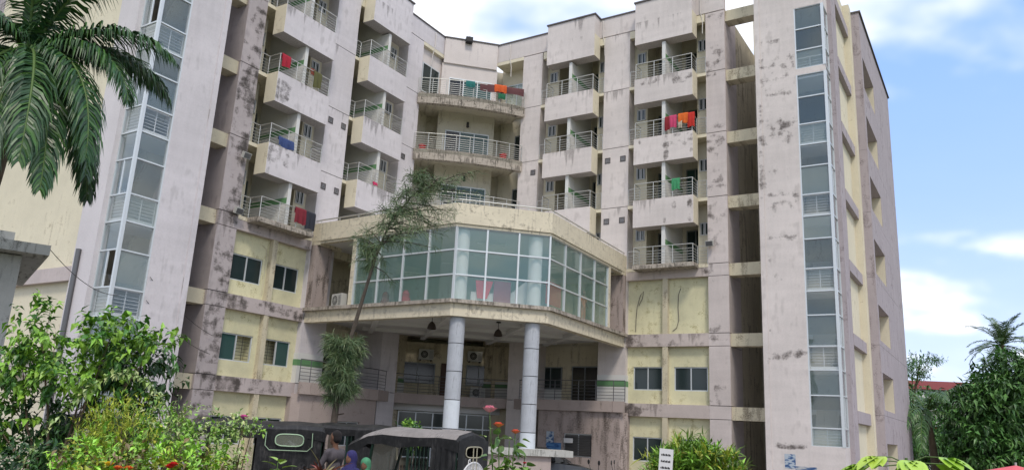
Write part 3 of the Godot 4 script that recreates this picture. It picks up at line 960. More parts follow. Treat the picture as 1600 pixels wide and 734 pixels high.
		window(1.35, 1.15, 2, M.darkg, FR[m] * Transform3D(Basis(), Vector3(m * 0.35, 4.68, -1.66)), true)
		inst("gallery_door", glass_door(1.5, 1.85, 2, M.dark, M.alud), bld, FR[m] * Transform3D(Basis(), Vector3(m * 2.35, 3.45, -1.695)))
	window(1.95, 1.1, 2, M.dark, Transform3D(Basis(), Vector3(-1.5, 4.7, -3.95)), false)
	window(1.4, 1.1, 2, M.dark, Transform3D(Basis(), Vector3(1.9, 4.75, -3.95)), false)
	bpart("gallery_room_door", flat(Color(0.30, 0.20, 0.15), 0.6), [[-0.2, 1.0, 3.45, 5.3, -4.0, -3.94]])
	bpart("gallery_pier", M.creamd, [[-2.9, -2.55, 3.45, 6.34, -4.0, -3.4], [2.55, 2.9, 3.45, 6.34, -4.0, -3.4]])
	# ground floor: pinkish walls under the gallery, glazed front between them
	for m in [-1, 1]:
		var b := mb()
		var q := [wp(m, 0.8, 0.24), wp(m, 3.0, 0.24), wp(m, 4.6, 0.36), wp(m, 5.2, 0.32), wp(m, 5.45, 0.0), wp(m, 5.45, -0.4), wp(m, 3.0, -0.3), wp(m, 0.8, -0.3)]
		# leave a hole for the window by building the wall in three heights
		var s0 := 2.22 if m > 0 else 1.33
		var s1 := 3.76 if m > 0 else 2.80
		if m > 0:
			b.prism(q, GY, 0.88)
			b.prism(q, 1.95, 3.0)
			b.prism([wp(m, 0.8, 0.24), wp(m, s0, 0.24), wp(m, s0, -0.3), wp(m, 0.8, -0.3)], 0.88, 1.95)
			b.prism([wp(m, s1, 0.297), wp(m, 4.6, 0.36), wp(m, 5.2, 0.32), wp(m, 5.45, 0.0), wp(m, 5.45, -0.4), wp(m, s1, -0.3)], 0.88, 1.95)
		else:
			q[0] = wp(m, 0.33, 0.24); q[7] = wp(m, 0.33, -0.3)
			b.prism(q, GY, 0.88)
			b.prism(q, 1.96, 3.0)
			b.prism([wp(m, 0.33, 0.24), wp(m, s0, 0.24), wp(m, s0, -0.3), wp(m, 0.33, -0.3)], 0.88, 1.96)
			b.prism([wp(m, s1, 0.24), wp(m, 4.6, 0.36), wp(m, 5.2, 0.32), wp(m, 5.45, 0.0), wp(m, 5.45, -0.4), wp(m, s1, -0.3)], 0.88, 1.96)
		part("ground_floor_wall", b, M.pinkd if m > 0 else M.pink, bld)
		window(s1 - s0, 1.07, 2, M.darkg if m < 0 else flat(Color(0.42, 0.42, 0.41), 0.5), FR[m] * Transform3D(Basis(), Vector3(m * (s0 + s1) / 2, 1.415, 0.1)), true, "window", M.alu)
		if m > 0:
			var lv := mb()
			for i in 12:
				lv.obox(Transform3D(Basis(Vector3.RIGHT, 0.6), Vector3((s0 + s1) / 2, 0.95 + i * 0.078, 0.17)), Vector3(s1 - s0 - 0.1, 0.012, 0.07))
			part("louvre_slats", lv, M.metald, bld, FR[m])
			wpart("notice_plate", m, M.white, [[2.25, 2.75, 1.5, 1.72, 0.245, 0.255]])
		wpart("ground_side_wall", m, M.creamd, [[-4.2, 0.8, GY, 3.0, -1.9, -1.2]])
	var en := sub("entrance_glazing", bld, Transform3D(Basis(), Vector3(0, 0, -3.0)))
	var ef := mb()
	var ep := [-2.4, -1.5, -0.6, 0.3, 1.2, 2.1, 2.7]
	for x in ep:
		ef.box(x - 0.03, x + 0.03, GY, 2.66, -0.03, 0.05)
	for y in [0.35, 1.88, 2.62]:
		ef.box(-2.4, 2.7, y - 0.03, y + 0.03, -0.028, 0.045)
	part("frame", ef, M.alu, en)
	for i in ep.size() - 1:
		for q in [[0.38, 1.85], [1.91, 2.59]]:
			var b := mb()
			b.box(ep[i] + 0.03, ep[i + 1] - 0.03, q[0], q[1], 0.0, 0.01)
			part("pane", b, M.darkg, en)
	bpart("entrance_lintel", M.stripe_w, [[-3.0, 3.2, 2.68, 3.04, -3.1, -2.55]])
	bpart("entrance_side_wall", M.creamd, [[-3.6, -2.42, GY, 3.04, -3.2, -3.0], [2.72, 3.7, GY, 3.04, -3.2, -3.0]])
	bpart("notice_board", flat(Color(0.16, 0.30, 0.55), 0.6), [[-3.3, -2.5, 1.35, 1.95, -2.99, -2.96]])
	# posters on the ground floor wall to the right
	# low coping wall in front of the right column
	bpart("ramp_wall", M.pink, [[-0.54, 2.14, GY, 1.09, 8.95, 10.15]])
	bpart("ramp_coping", M.grey, [[-0.56, 2.94, 1.09, 1.32, 8.8, 10.3]])

func wp(m: int, s: float, d: float) -> Vector2:   # wing plan point in the building's frame
	return Vector2(m * (HW + (s - d) * 0.70710678), (s + d) * 0.70710678)

# ---------------------------------------------------------------- plants
func rv() -> Vector3:   # random direction
	var z := rng.randf_range(-1, 1)
	var a := rng.randf_range(0, TAU)
	var r := sqrt(1.0 - z * z)
	return Vector3(r * cos(a), z, r * sin(a))

func tint(c: Color, v: float) -> Color:
	var k := rng.randf_range(1.0 - v, 1.0 + v)
	var y := rng.randf_range(-v, v) * 0.35
	return Color(c.r * k * (1.0 + y), c.g * k, c.b * k * (1.0 - y))

# twigs with leaves spread through ellipsoid clumps: clumps are [centre, radii, twigs]
func crown(b: MB, clumps: Array, per_twig: int, l: float, w: float, cols: Array, droop := 0.25, twig := 0.35, shell := 0.45, up_bias := 0.35) -> void:
	for q in clumps:
		var o: Vector3 = q[0]
		var r: Vector3 = q[1]
		for i in int(q[2]):
			var d := rv()
			var k := pow(rng.randf(), shell)
			var p := o + d * r * k
			var out := (d + Vector3.UP * up_bias + rv() * 0.5).normalized()
			var tl := twig * rng.randf_range(0.6, 1.3)
			var base: Color = cols[rng.randi() % cols.size()]
			for j in per_twig:
				var t := (j + 0.5) / per_twig
				var lp := p + out * tl * (t - 0.3)
				var sd := (rv() + out * 0.7 + Vector3.DOWN * droop).normalized()
				b.col = tint(base, 0.28)
				b.leaf(lp, sd, (Vector3.UP + rv() * 0.5).normalized(), l * rng.randf_range(0.45, 1.3), w * rng.randf_range(0.6, 1.25), droop * 0.7, 0.18)

func limbs(b: MB, foot: Vector3, clumps: Array, r0: float) -> void:
	var fork: Vector3 = foot
	for q in clumps:
		fork += (q[0] - foot) / clumps.size() * 0.55
	fork.y = lerpf(foot.y, fork.y, 0.75)
	b.tube([foot, foot.lerp(fork, 0.5) + Vector3(r0 * 0.6, 0, -r0 * 0.4), fork], [r0 * 1.25, r0 * 0.95, r0 * 0.8], 8)
	for q in clumps:
		var e: Vector3 = q[0]
		var mid := fork.lerp(e, 0.5) + rv() * r0 * 2.0
		b.tube([fork, mid, e], [r0 * 0.6, r0 * 0.42, r0 * 0.18], 6)
		for k in 3:
			b.tube([mid.lerp(e, k / 3.0), e + rv() * q[1] * 0.7], [r0 * 0.22, r0 * 0.06], 5)

func tree(called: String, label: String, category: String, foot: Vector3, clumps: Array, per_twig: int, l: float, w: float, cols: Array, r0: float, droop := 0.3, twig := 0.35, group := "") -> Node3D:
	var o := thing(called, label, category, foot, 0.0, group)
	var cl := []
	for q in clumps:
		cl.append([q[0] - foot, q[1], q[2]])
	var t := mb()
	limbs(t, Vector3.ZERO, cl, r0)
	part("trunk", t, M.bark, o)
	var b := mb(true)
	crown(b, cl, per_twig, l, w, cols, droop, twig)
	part("crown", b, M.leaf, o)
	return o

func frond(b: MB, rb: MB, o: Vector3, az: float, el: float, len_: float, bend: float, pw: float, nl: int, ll: float, lw: float, cols: Array, hang: float) -> void:
	var pts := []
	var p := o
	var steps := 16
	for i in steps + 1:
		var t := float(i) / steps
		pts.append(p)
		var e := deg_to_rad(el - bend * pow(t, pw))
		var a := deg_to_rad(az)
		p += Vector3(cos(e) * cos(a), sin(e), cos(e) * sin(a)) * len_ / steps
	var rr := []
	for i in steps + 1:
		rr.append(lerpf(0.035, 0.006, float(i) / steps) * len_ / 3.0)
	rb.tube(pts, rr, 5)
	for i in nl:
		var t := lerpf(0.08, 1.0, (i + rng.randf() * 0.6) / nl)
		var k := t * steps
		var i0 := mini(int(k), steps - 1)
		var q: Vector3 = pts[i0].lerp(pts[i0 + 1], k - i0)
		var dir: Vector3 = (pts[i0 + 1] - pts[i0]).normalized()
		var side := dir.cross(Vector3.UP)
		if side.length() < 0.1:
			side = Vector3(-sin(deg_to_rad(az)), 0, cos(deg_to_rad(az)))
		side = side.normalized()
		var nrm := side.cross(dir).normalized()
		var prof := pow(sin(PI * clampf(t * 0.93 + 0.05, 0, 1)), 0.55)
		for s in [-1.0, 1.0]:
			var l := ll * prof * rng.randf_range(0.8, 1.12)
			var d0: Vector3 = (side * s * 0.85 + dir * (0.45 + t * 0.6) + nrm * rng.randf_range(-0.15, 0.4) + rv() * 0.1).normalized()
			var d1: Vector3 = (d0 + Vector3.DOWN * hang * rng.randf_range(0.7, 1.4)).normalized()
			var d2: Vector3 = (d1 + Vector3.DOWN * hang * 1.6).normalized()
			var wv := (d0.cross(nrm).normalized() + rv() * 0.35).normalized() * lw * 0.5
			b.col = tint(cols[rng.randi() % cols.size()], 0.25)
			var a0 := q
			var a1 := q + d0 * l * 0.3
			var a2 := a1 + d1 * l * 0.36
			var a3 := a2 + d2 * l * 0.38
			b.quad(a0 - wv * 0.6, a0 + wv * 0.6, a1 + wv, a1 - wv)
			b.quad(a1 - wv, a1 + wv, a2 + wv * 0.8, a2 - wv * 0.8)
			b.tri(a2 - wv * 0.8, a2 + wv * 0.8, a3)

func palm(called: String, label: String, foot: Vector3, head: Vector3, r0: float, list: Array, nl: int, ll: float, lw: float, cols: Array, hang: float, group := "") -> void:
	var o := thing(called, label, "palm tree", foot, 0.0, group)
	var t := mb()
	var h := head - foot
	var pts := []
	var rr := []
	for i in 9:
		var k := i / 8.0
		pts.append(h * k + Vector3(0.1 * sin(k * 3.0), 0, 0.06 * sin(k * 4.0)) * h.length() * 0.1)
		rr.append(r0 * (1.15 - 0.35 * k + 0.1 * sin(k * 5.0)))
	t.tube(pts, rr, 12)
	part("trunk", t, M.bark, o)
	var cs := mb()
	cs.tube([pts[7], pts[8].lerp(pts[7], 0.4), pts[8] + Vector3(0, 0.25, 0)], [r0 * 0.95, r0 * 0.85, r0 * 0.35], 12)
	part("crownshaft", cs, M.rachis, o)
	for q in list:
		var b := mb(true)
		var r := mb()
		frond(b, r, pts[8] + Vector3(0, 0.0, 0), q[0], q[1], q[2], q[3], q[4] if q.size() > 4 else 1.25, nl, ll, lw, cols, hang)
		inst("frond", r.mesh(M.rachis, b.mesh(M.leaf)), o)

func plants() -> void:
	M.bark = wall_mat(wall_tex(Color(0.40, 0.35, 0.29), Color(0.18, 0.16, 0.13), 0.25, 0.5, 0.6, 191), 0.9)
	M.bark_dark = wall_mat(wall_tex(Color(0.33, 0.30, 0.27), Color(0.14, 0.13, 0.12), 0.3, 0.6, 0.66, 261), 0.9)
	M.leaf = leafmat(0.42)
	M.rachis = flat(Color(0.30, 0.40, 0.18), 0.6)
	var g_dark := Color(0.022, 0.065, 0.022)
	var g_mid := Color(0.045, 0.12, 0.022)
	var g_lite := Color(0.19, 0.36, 0.04)
	var g_yel := Color(0.42, 0.46, 0.05)
	# royal palm at the left edge
	var fr := [[-2, 40, 2.75, 92], [10, 30, 2.6, 112, 1.0], [25, 22, 3.2, 112, 0.6], [50, 15, 3.2, 104, 0.5], [80, 5, 3.3, 94, 0.5], [110, 10, 3.2, 100, 0.5], [140, 5, 3.2, 95, 0.5], [165, 20, 3.1, 110, 0.7], [200, 25, 3.0, 105, 0.8], [-25, 34, 2.6, 100], [-60, 45, 2.9, 85], [-110, 42, 3.0, 90], [-150, 30, 3.0, 105], [15, 66, 2.9, 60], [190, 58, 3.0, 80], [70, 72, 2.9, 55], [38, 0, 3.3, 86, 0.45], [95, 40, 3.0, 128, 0.8], [65, -10, 3.35, 75, 0.5], [12, 6, 2.9, 96, 0.55], [150, -20, 3.2, 64, 0.5], [-80, 10, 3.0, 90, 0.6]]
	palm("royal_palm", "large palm with drooping feathery dark green fronds at the upper left", Vector3(-9.0, GY, -12.0), Vector3(-8.3, 7.62, -12.0), 0.2, fr, 150, 0.66, 0.034, [g_dark, g_dark * 1.35, g_mid], 0.75)
	# casuarina in front of the porch
	casuarina()
	# leafy tree at the left
	tree("leafy_tree", "light green broad leaved tree in front of the left stair tower", "tree", Vector3(-4.9, 0.1, -9.0), [[Vector3(-5.42, 2.85, -9.1), Vector3(0.26, 0.32, 0.3), 34], [Vector3(-4.55, 2.78, -9.0), Vector3(0.42, 0.22, 0.4), 70], [Vector3(-4.0, 2.74, -9.0), Vector3(0.26, 0.1, 0.25), 16], [Vector3(-5.6, 2.4, -9.2), Vector3(0.5, 0.28, 0.5), 80], [Vector3(-4.75, 2.35, -9.0), Vector3(0.6, 0.25, 0.5), 80], [Vector3(-5.7, 1.8, -9.0), Vector3(0.35, 0.4, 0.4), 60]], 9, 0.115, 0.06, [g_lite, g_lite * 1.15, g_lite * 0.7, g_mid * 1.5], 0.035, 0.5, 0.22)
	tree("dark_leaved_tree", "dark green drooping leaved shrub among the light green tree at left", "shrub", Vector3(-4.5, 0.1, -9.6), [[Vector3(-4.45, 2.35, -9.5), Vector3(0.5, 0.45, 0.4), 110], [Vector3(-5.2, 1.75, -9.4), Vector3(0.5, 0.5, 0.4), 90], [Vector3(-4.3, 1.7, -9.3), Vector3(0.4, 0.4, 0.4), 60]], 8, 0.13, 0.05, [g_dark, g_mid * 0.8], 0.03, 0.8, 0.25)
	# garden shrubs
	bush("flowering_shrub", "broad bright green garden shrub with red flowers at the lower left", Vector3(-3.3, 0.2, -7.6), [[Vector3(-3.35, 1.46, -7.6), Vector3(0.75, 0.3, 0.6), 240], [Vector3(-3.75, 1.24, -7.5), Vector3(0.4, 0.3, 0.5), 90], [Vector3(-2.85, 1.38, -7.7), Vector3(0.3, 0.26, 0.5), 80]], 10, 0.08, 0.037, [g_lite * 1.35, g_lite * 1.6, g_lite * 0.8, g_yel * 0.9, Color(0.16, 0.12, 0.05)], 0.2)
	bush("variegated_creeper", "trailing creeper with pale variegated leaves arching over the left shrubs", Vector3(-2.9, 0.3, -8.2), [[Vector3(-3.1, 1.74, -8.1), Vector3(0.34, 0.2, 0.4), 90], [Vector3(-2.75, 1.86, -8.2), Vector3(0.32, 0.05, 0.1), 46], [Vector3(-3.4, 1.95, -8.2), Vector3(0.26, 0.14, 0.3), 36], [Vector3(-2.75, 1.52, -8.1), Vector3(0.2, 0.16, 0.3), 36]], 8, 0.055, 0.032, [Color(0.22, 0.33, 0.09), Color(0.42, 0.48, 0.22), g_lite], 0.35)
	arch_spray()
	bush("golden_shrub", "rounded golden yellow fine leaved shrub behind the left garden bed", Vector3(-4.05, 0.3, -8.5), [[Vector3(-4.02, 1.78, -8.5), Vector3(0.4, 0.3, 0.35), 230], [Vector3(-4.25, 1.55, -8.5), Vector3(0.3, 0.3, 0.3), 80]], 9, 0.085, 0.012, [g_yel, g_yel * 0.8, g_lite * 1.3], 0.05, 0.9)
	bush("low_dark_shrub", "low dark green shrub filling the lower left corner", Vector3(-5.2, 0.1, -8.2), [[Vector3(-5.0, 1.2, -8.2), Vector3(0.6, 0.4, 0.4), 120], [Vector3(-4.5, 1.3, -8.0), Vector3(0.4, 0.35, 0.4), 90]], 8, 0.10, 0.045, [g_dark, g_mid, g_mid * 0.7], 0.4)
	# bamboo like shrub at right
	bush("lance_leaved_shrub", "dense bright green lance leaved shrub below the right pilaster", Vector3(3.37, GY, -14.0), [[Vector3(2.85, 1.36, -14), Vector3(0.36, 0.4, 0.5), 130], [Vector3(3.35, 1.54, -14), Vector3(0.5, 0.42, 0.6), 190], [Vector3(3.85, 1.4, -14), Vector3(0.36, 0.42, 0.5), 130], [Vector3(3.35, 0.9, -14), Vector3(0.85, 0.5, 0.6), 150]], 11, 0.22, 0.038, [g_lite * 1.1, g_lite * 0.8, g_lite * 0.45, g_yel * 0.7], 0.12, 0.9)
	bush("young_green_shrub", "small light green shrub behind the black rickshaw near the first porch column", Vector3(-3.17, GY, -27.0), [[Vector3(-3.17, 1.6, -27), Vector3(0.5, 0.5, 0.4), 60]], 9, 0.17, 0.07, [g_lite, g_mid * 1.6], 0.1, 0.9)
	flowers()
	near_plants()
	background_trees()

func bush(called: String, label: String, foot: Vector3, clumps: Array, per_twig: int, l: float, w: float, cols: Array, droop := 0.2, up_bias := 0.5) -> void:
	var o := thing(called, label, "shrub", foot)
	var b := mb(true)
	var cl := []
	var st := mb()
	for q in clumps:
		cl.append([q[0] - foot, q[1], q[2]])
		for i in 5:
			var e: Vector3 = q[0] - foot + rv() * q[1] * 0.7
			st.tube([Vector3(e.x * 0.3, 0, e.z * 0.3), Vector3(e.x * 0.6, e.y * 0.5, e.z * 0.6) + rv() * 0.05, e], [0.012, 0.009, 0.004], 5)
	part("stems", st, M.bark, o)
	crown(b, cl, per_twig, l, w, cols, droop, 0.2, 0.4, up_bias)
	part("foliage", b, M.leaf, o)

func arch_spray() -> void:
	# a single long arching shoot with pale leaves
	var o := thing("arching_shoot", "long arching shoot with pale green leaves over the golden shrub", "plant", Vector3(-2.95, 0.3, -8.0))
	var pts := []
	for i in 15:
		var t := i / 14.0
		pts.append(Vector3(lerpf(0.0, -1.75, t), 0.9 + 1.15 * sin(PI * clampf(t * 0.95 + 0.05, 0, 1)) * 0.9 + 0.25 * t, 0.0))
	var st := mb()
	st.tube(pts, [0.012, 0.01, 0.009, 0.008, 0.007, 0.006, 0.005, 0.005, 0.004, 0.004, 0.004, 0.003, 0.003, 0.003, 0.002], 5)
	part("stem", st, M.rachis, o)
	var b := mb(true)
	for i in 14:
		for j in 16:
			var p: Vector3 = pts[i].lerp(pts[i + 1], j / 16.0)
			b.col = tint([Color(0.22, 0.33, 0.09), Color(0.36, 0.42, 0.18)][rng.randi() % 2], 0.25)
			b.leaf(p, (rv() + Vector3.DOWN * 0.3 + Vector3.BACK * 0.3).normalized(), Vector3.UP, 0.075, 0.036, 0.2)
	part("leaves", b, M.leaf, o)

func casuarina() -> void:
	var o := thing("casuarina_tree", "slender leaning casuarina tree with wispy needle foliage before the glazed porch", "tree", Vector3(-5.0, GY, -24.0))
	var tr := [Vector3(0, 0, 0), Vector3(-0.05, 1.6, 0), Vector3(0.0, 3.4, 0.0), Vector3(0.22, 4.6, 0), Vector3(0.48, 5.9, 0), Vector3(0.75, 7.2, 0.0), Vector3(1.1, 8.3, 0), Vector3(1.75, 9.2, 0.1), Vector3(2.6, 9.7, 0.1)]
	var t := mb()
	t.tube(tr, [0.13, 0.11, 0.09, 0.068, 0.055, 0.042, 0.032, 0.02, 0.01], 9)
	# stubs where limbs were cut
	for i in 7:
		var y := 1.2 + i * 0.35
		t.tube([Vector3(0, y, 0), Vector3(0.25 * (1 if i % 2 else -1), y + 0.05, 0.1)], [0.03, 0.015], 5)
	var b := mb(true)
	var tips := []
	for i in 84:      # upper crown
		var f := rng.randf_range(4.6, 8.0)
		var i0 := mini(int(f), 7)
		var p: Vector3 = tr[i0].lerp(tr[i0 + 1], f - i0)
		var a := rng.randf_range(0, TAU)
		var ln := rng.randf_range(0.6, 1.7) * (1.15 if cos(a) > 0 else 0.62) * (0.7 if f < 5.0 else 1.0)
		tips.append([p, p + Vector3(cos(a) * ln, rng.randf_range(-0.5, 0.5), sin(a) * ln * 0.7), 11])
	for i in 40:      # lower tuft round the stem
		var y := rng.randf_range(2.6, 4.4)
		var a := rng.randf_range(0, TAU)
		var ln := rng.randf_range(0.3, 0.62) * (1.0 if y > 3.0 else 0.8)
		tips.append([Vector3(0, y, 0), Vector3(cos(a) * ln, y + rng.randf_range(-0.1, 0.3), sin(a) * ln), 46])
	for q in tips:
		t.tube([q[0], (q[0] + q[1]) / 2 + Vector3(0, 0.08, 0), q[1]], [0.022, 0.014, 0.006], 5)
		for j in int(q[2]) * 5:
			var p: Vector3 = q[0].lerp(q[1], rng.randf_range(0.25, 1.08)) + rv() * 0.1
			var d: Vector3 = ((q[1] - q[0]).normalized() * 0.6 + rv() * 0.8 + Vector3.DOWN * 0.35).normalized()
			var l := rng.randf_range(0.18, 0.42)
			var e := p + d * l * 0.55
			var e2 := e + (d + Vector3.DOWN * 0.7).normalized() * l * 0.5
			var s := d.cross(rv()).normalized() * 0.0065
			b.col = tint([Color(0.10, 0.16, 0.065), Color(0.06, 0.11, 0.045), Color(0.16, 0.21, 0.10)][rng.randi() % 3], 0.25)
			b.quad(p - s, p + s, e + s, e - s)
			b.tri(e - s, e + s, e2)
	part("trunk", t, M.bark_dark, o)
	part("crown", b, M.leaf, o)

func flower_mesh(r: float, petals: int, cols: Array) -> MB:
	var b := mb(true)
	for ring in 5:
		var n := petals - ring / 2
		var rr := r * (1.0 - ring * 0.13)
		for i in n:
			var a := TAU * i / n + ring * 0.5
			var d := Vector3(cos(a), 0.25 + ring * 0.7, sin(a)).normalized()
			b.col = tint(cols[rng.randi() % cols.size()], 0.15)
			b.blade(Vector3(0, -r * 0.2, 0), d, (Vector3.UP * 0.4 + Vector3(-d.x, 0, -d.z)).normalized(), rr, rr * 1.2, -0.3, 0.2, 0.9)
	return b

func flowers() -> void:
	M.petal = leafmat(0.6, Color(0.5, 0.2, 0.2))
	# flowers on the left shrub: each a part of the shrub
	var sh := get_node("flowering_shrub")
	var foot := Vector3(-3.3, 0.2, -7.6)
	for q in [[Vector3(-3.28, 1.5, -7.0), 0], [Vector3(-3.2, 1.5, -7.02), 0], [Vector3(-2.83, 1.55, -7.05), 1], [Vector3(-2.86, 1.53, -7.05), 1], [Vector3(-2.58, 1.47, -7.2), 1], [Vector3(-3.36, 1.53, -7.0), 2]]:
		var cs: Array = [[Color(0.75, 0.12, 0.03), Color(0.8, 0.3, 0.05)], [Color(0.62, 0.02, 0.02)], [Color(0.75, 0.55, 0.02)]][q[1]]
		var b := flower_mesh(0.05, 6, cs)
		var o := part("flower", b, M.petal, sh)
		o.position = q[0] - foot
	# roses on a tall stem in the foreground
	var o := thing("rose_bush", "tall rose bush with pink and orange blooms before the porch columns", "rose bush", Vector3(0.05, 0.35, -5.0))
	var st := mb()
	var heads := [[Vector3(-0.135, 1.755, 0), 0.056, [Color(0.72, 0.20, 0.30), Color(0.82, 0.36, 0.44)]], [Vector3(-0.075, 1.665, 0.0), 0.042, [Color(0.75, 0.22, 0.08), Color(0.7, 0.12, 0.1)]], [Vector3(0.035, 1.63, 0), 0.036, [Color(0.75, 0.18, 0.10)]], [Vector3(0.10, 1.45, 0.02), 0.016, [Color(0.6, 0.02, 0.05)]]]
	var twig := []
	for q in heads:
		var h: Vector3 = q[0]
		var pts := [Vector3(h.x * 0.2, 0, 0), Vector3(h.x * 0.3 - 0.01, 0.8, 0.01), Vector3(h.x * 0.62, 1.3, 0.0), h]
		st.tube(pts, [0.008, 0.007, 0.005, 0.003], 5)
		twig.append(pts)
		var b := flower_mesh(q[1], 7, q[2])
		var f := part("bloom", b, M.petal, o)
		f.position = h
	for q in [[0.2, 1.42], [0.1, 1.5], [-0.1, 1.5], [-0.16, 1.38], [0.0, 1.58], [0.26, 1.3]]:
		twig.append([Vector3(0.02, 0.4, 0), Vector3(q[0] * 0.5, 0.9, 0.03), Vector3(q[0] * 0.8, 1.2, 0.02), Vector3(q[0], q[1], 0)])
		st.tube(twig[twig.size() - 1], [0.006, 0.005, 0.004, 0.003], 5)
	part("stems", st, M.rachis, o)
	for i in 280:
		var pts: Array = twig[i % 10]
		var t := rng.randf_range(1.3, 2.9)
		var p: Vector3 = pts[int(t)].lerp(pts[int(t) + 1], t - int(t))
		var b := mb(true)
		b.col = tint([Color(0.14, 0.27, 0.05), Color(0.24, 0.38, 0.08), Color(0.10, 0.19, 0.05)][rng.randi() % 3], 0.25)
		var d := rv()
		d.y = d.y * 0.5
		d = d.normalized()
		b.blade(p + d * rng.randf_range(0.01, 0.05), d, (Vector3.UP + rv() * 0.6).normalized(), rng.randf_range(0.055, 0.09), rng.randf_range(0.034, 0.054), 0.25, 0.12)
		part("leaf", b, M.leaf, o)

func near_plants() -> void:
	# red cordyline
	var o := thing("cordyline_plant", "spiky red and bronze leaved cordyline below the seated person in grey", "plant", Vector3(-1.30, 0.35, -6.0))
	var st := mb()
	st.tube([Vector3.ZERO, Vector3(0.01, 1.22, 0)], [0.02, 0.014], 6)
	part("stem", st, M.bark, o)
	for i in 30:
		var b := mb(true)
		var a := rng.randf_range(0, TAU)
		var e := rng.randf_range(0.1, 1.35)
		b.col = tint([Color(0.20, 0.045, 0.035), Color(0.10, 0.045, 0.035), Color(0.30, 0.10, 0.06), Color(0.16, 0.13, 0.05)][rng.randi() % 4], 0.25)
		var d := Vector3(cos(a) * cos(e), sin(e), sin(a) * cos(e))
		b.blade(Vector3(0, 1.12 + rng.randf() * 0.14, 0), d, Vector3.UP, rng.randf_range(0.16, 0.26), 0.028, 0.3, 0.3)
		part("leaf", b, M.leaf, o)
	# sapling with round leaves
	o = thing("green_sapling", "small sapling with rounded light green leaves before the left rickshaw", "plant", Vector3(-1.36, 0.35, -5.0))
	st = mb()
	st.tube([Vector3.ZERO, Vector3(0.01, 0.9, 0), Vector3(-0.01, 1.38, 0)], [0.008, 0.006, 0.003], 5)
	part("stem", st, M.rachis, o)
	for i in 26:
		var b := mb(true)
		var a := i * 2.4
		var y := 1.12 + 0.27 * i / 26.0
		b.col = tint([Color(0.20, 0.32, 0.06), Color(0.36, 0.42, 0.06), Color(0.22, 0.34, 0.14)][rng.randi() % 3], 0.2)
		var d := Vector3(cos(a), rng.randf_range(0.0, 0.6), sin(a)).normalized()
		b.blade(Vector3(0, y, 0) + d * 0.02, d, Vector3.UP, rng.randf_range(0.06, 0.1), 0.05, 0.25, 0.12)
		part("leaf", b, M.leaf, o)
	# broad lobed leaves along the lower right edge
	var k := 0
	for q in [[Vector3(2.02, 1.99, -4.0), 1.0, "broad lime green lobed leaves of a tall plant below the right stair tower corner"], [Vector3(1.42, 1.86, -4.0), 0.8, "lime green leaves of a low plant below the right tower front wall"], [Vector3(2.22, 1.87, -4.1), 0.55, "small yellow green leaves at the foot of the right tower's end wall"]]:
		var base: Vector3 = q[0]
		var pl := thing("lobed_leaf_plant", q[2], "plant", Vector3(base.x, 0.35, base.z), 0.0, "broad leaved plants at the lower right edge")
		var sm := mb()
		var hh := base.y - 0.35
		sm.tube([Vector3.ZERO, Vector3(0.02, hh * 0.6, 0), Vector3(0, hh - 0.03, 0)], [0.014, 0.011, 0.007], 6)
		for i in 13:
			var a := i * 2.39996 + k
			var r: float = rng.randf_range(0.06, 0.22) * q[1]
			var tip := Vector3(cos(a) * r * 1.2, hh + rng.randf_range(-0.13, 0.0), sin(a) * r)
			sm.tube([Vector3(0, hh - 0.06, 0), tip * Vector3(0.5, 1, 0.5) + Vector3(0, 0.0, 0), tip], [0.004, 0.003, 0.003], 5)
			var b := mb(true)
			var c := tint([Color(0.24, 0.42, 0.04), Color(0.34, 0.50, 0.06), Color(0.42, 0.52, 0.07)][rng.randi() % 3], 0.15)
			for j in 5:
				b.col = tint(c, 0.06)
				var la := a + (j - 2) * 0.5
				var d := Vector3(cos(la), -0.15, sin(la)).normalized()
				b.blade(tip, d, Vector3.UP, (0.15 - absf(j - 2) * 0.03) * q[1], 0.075 * q[1], 0.35, 0.1)
			part("leaf", b, M.leaf, pl)
		part("stems", sm, M.rachis, pl)
		k += 1

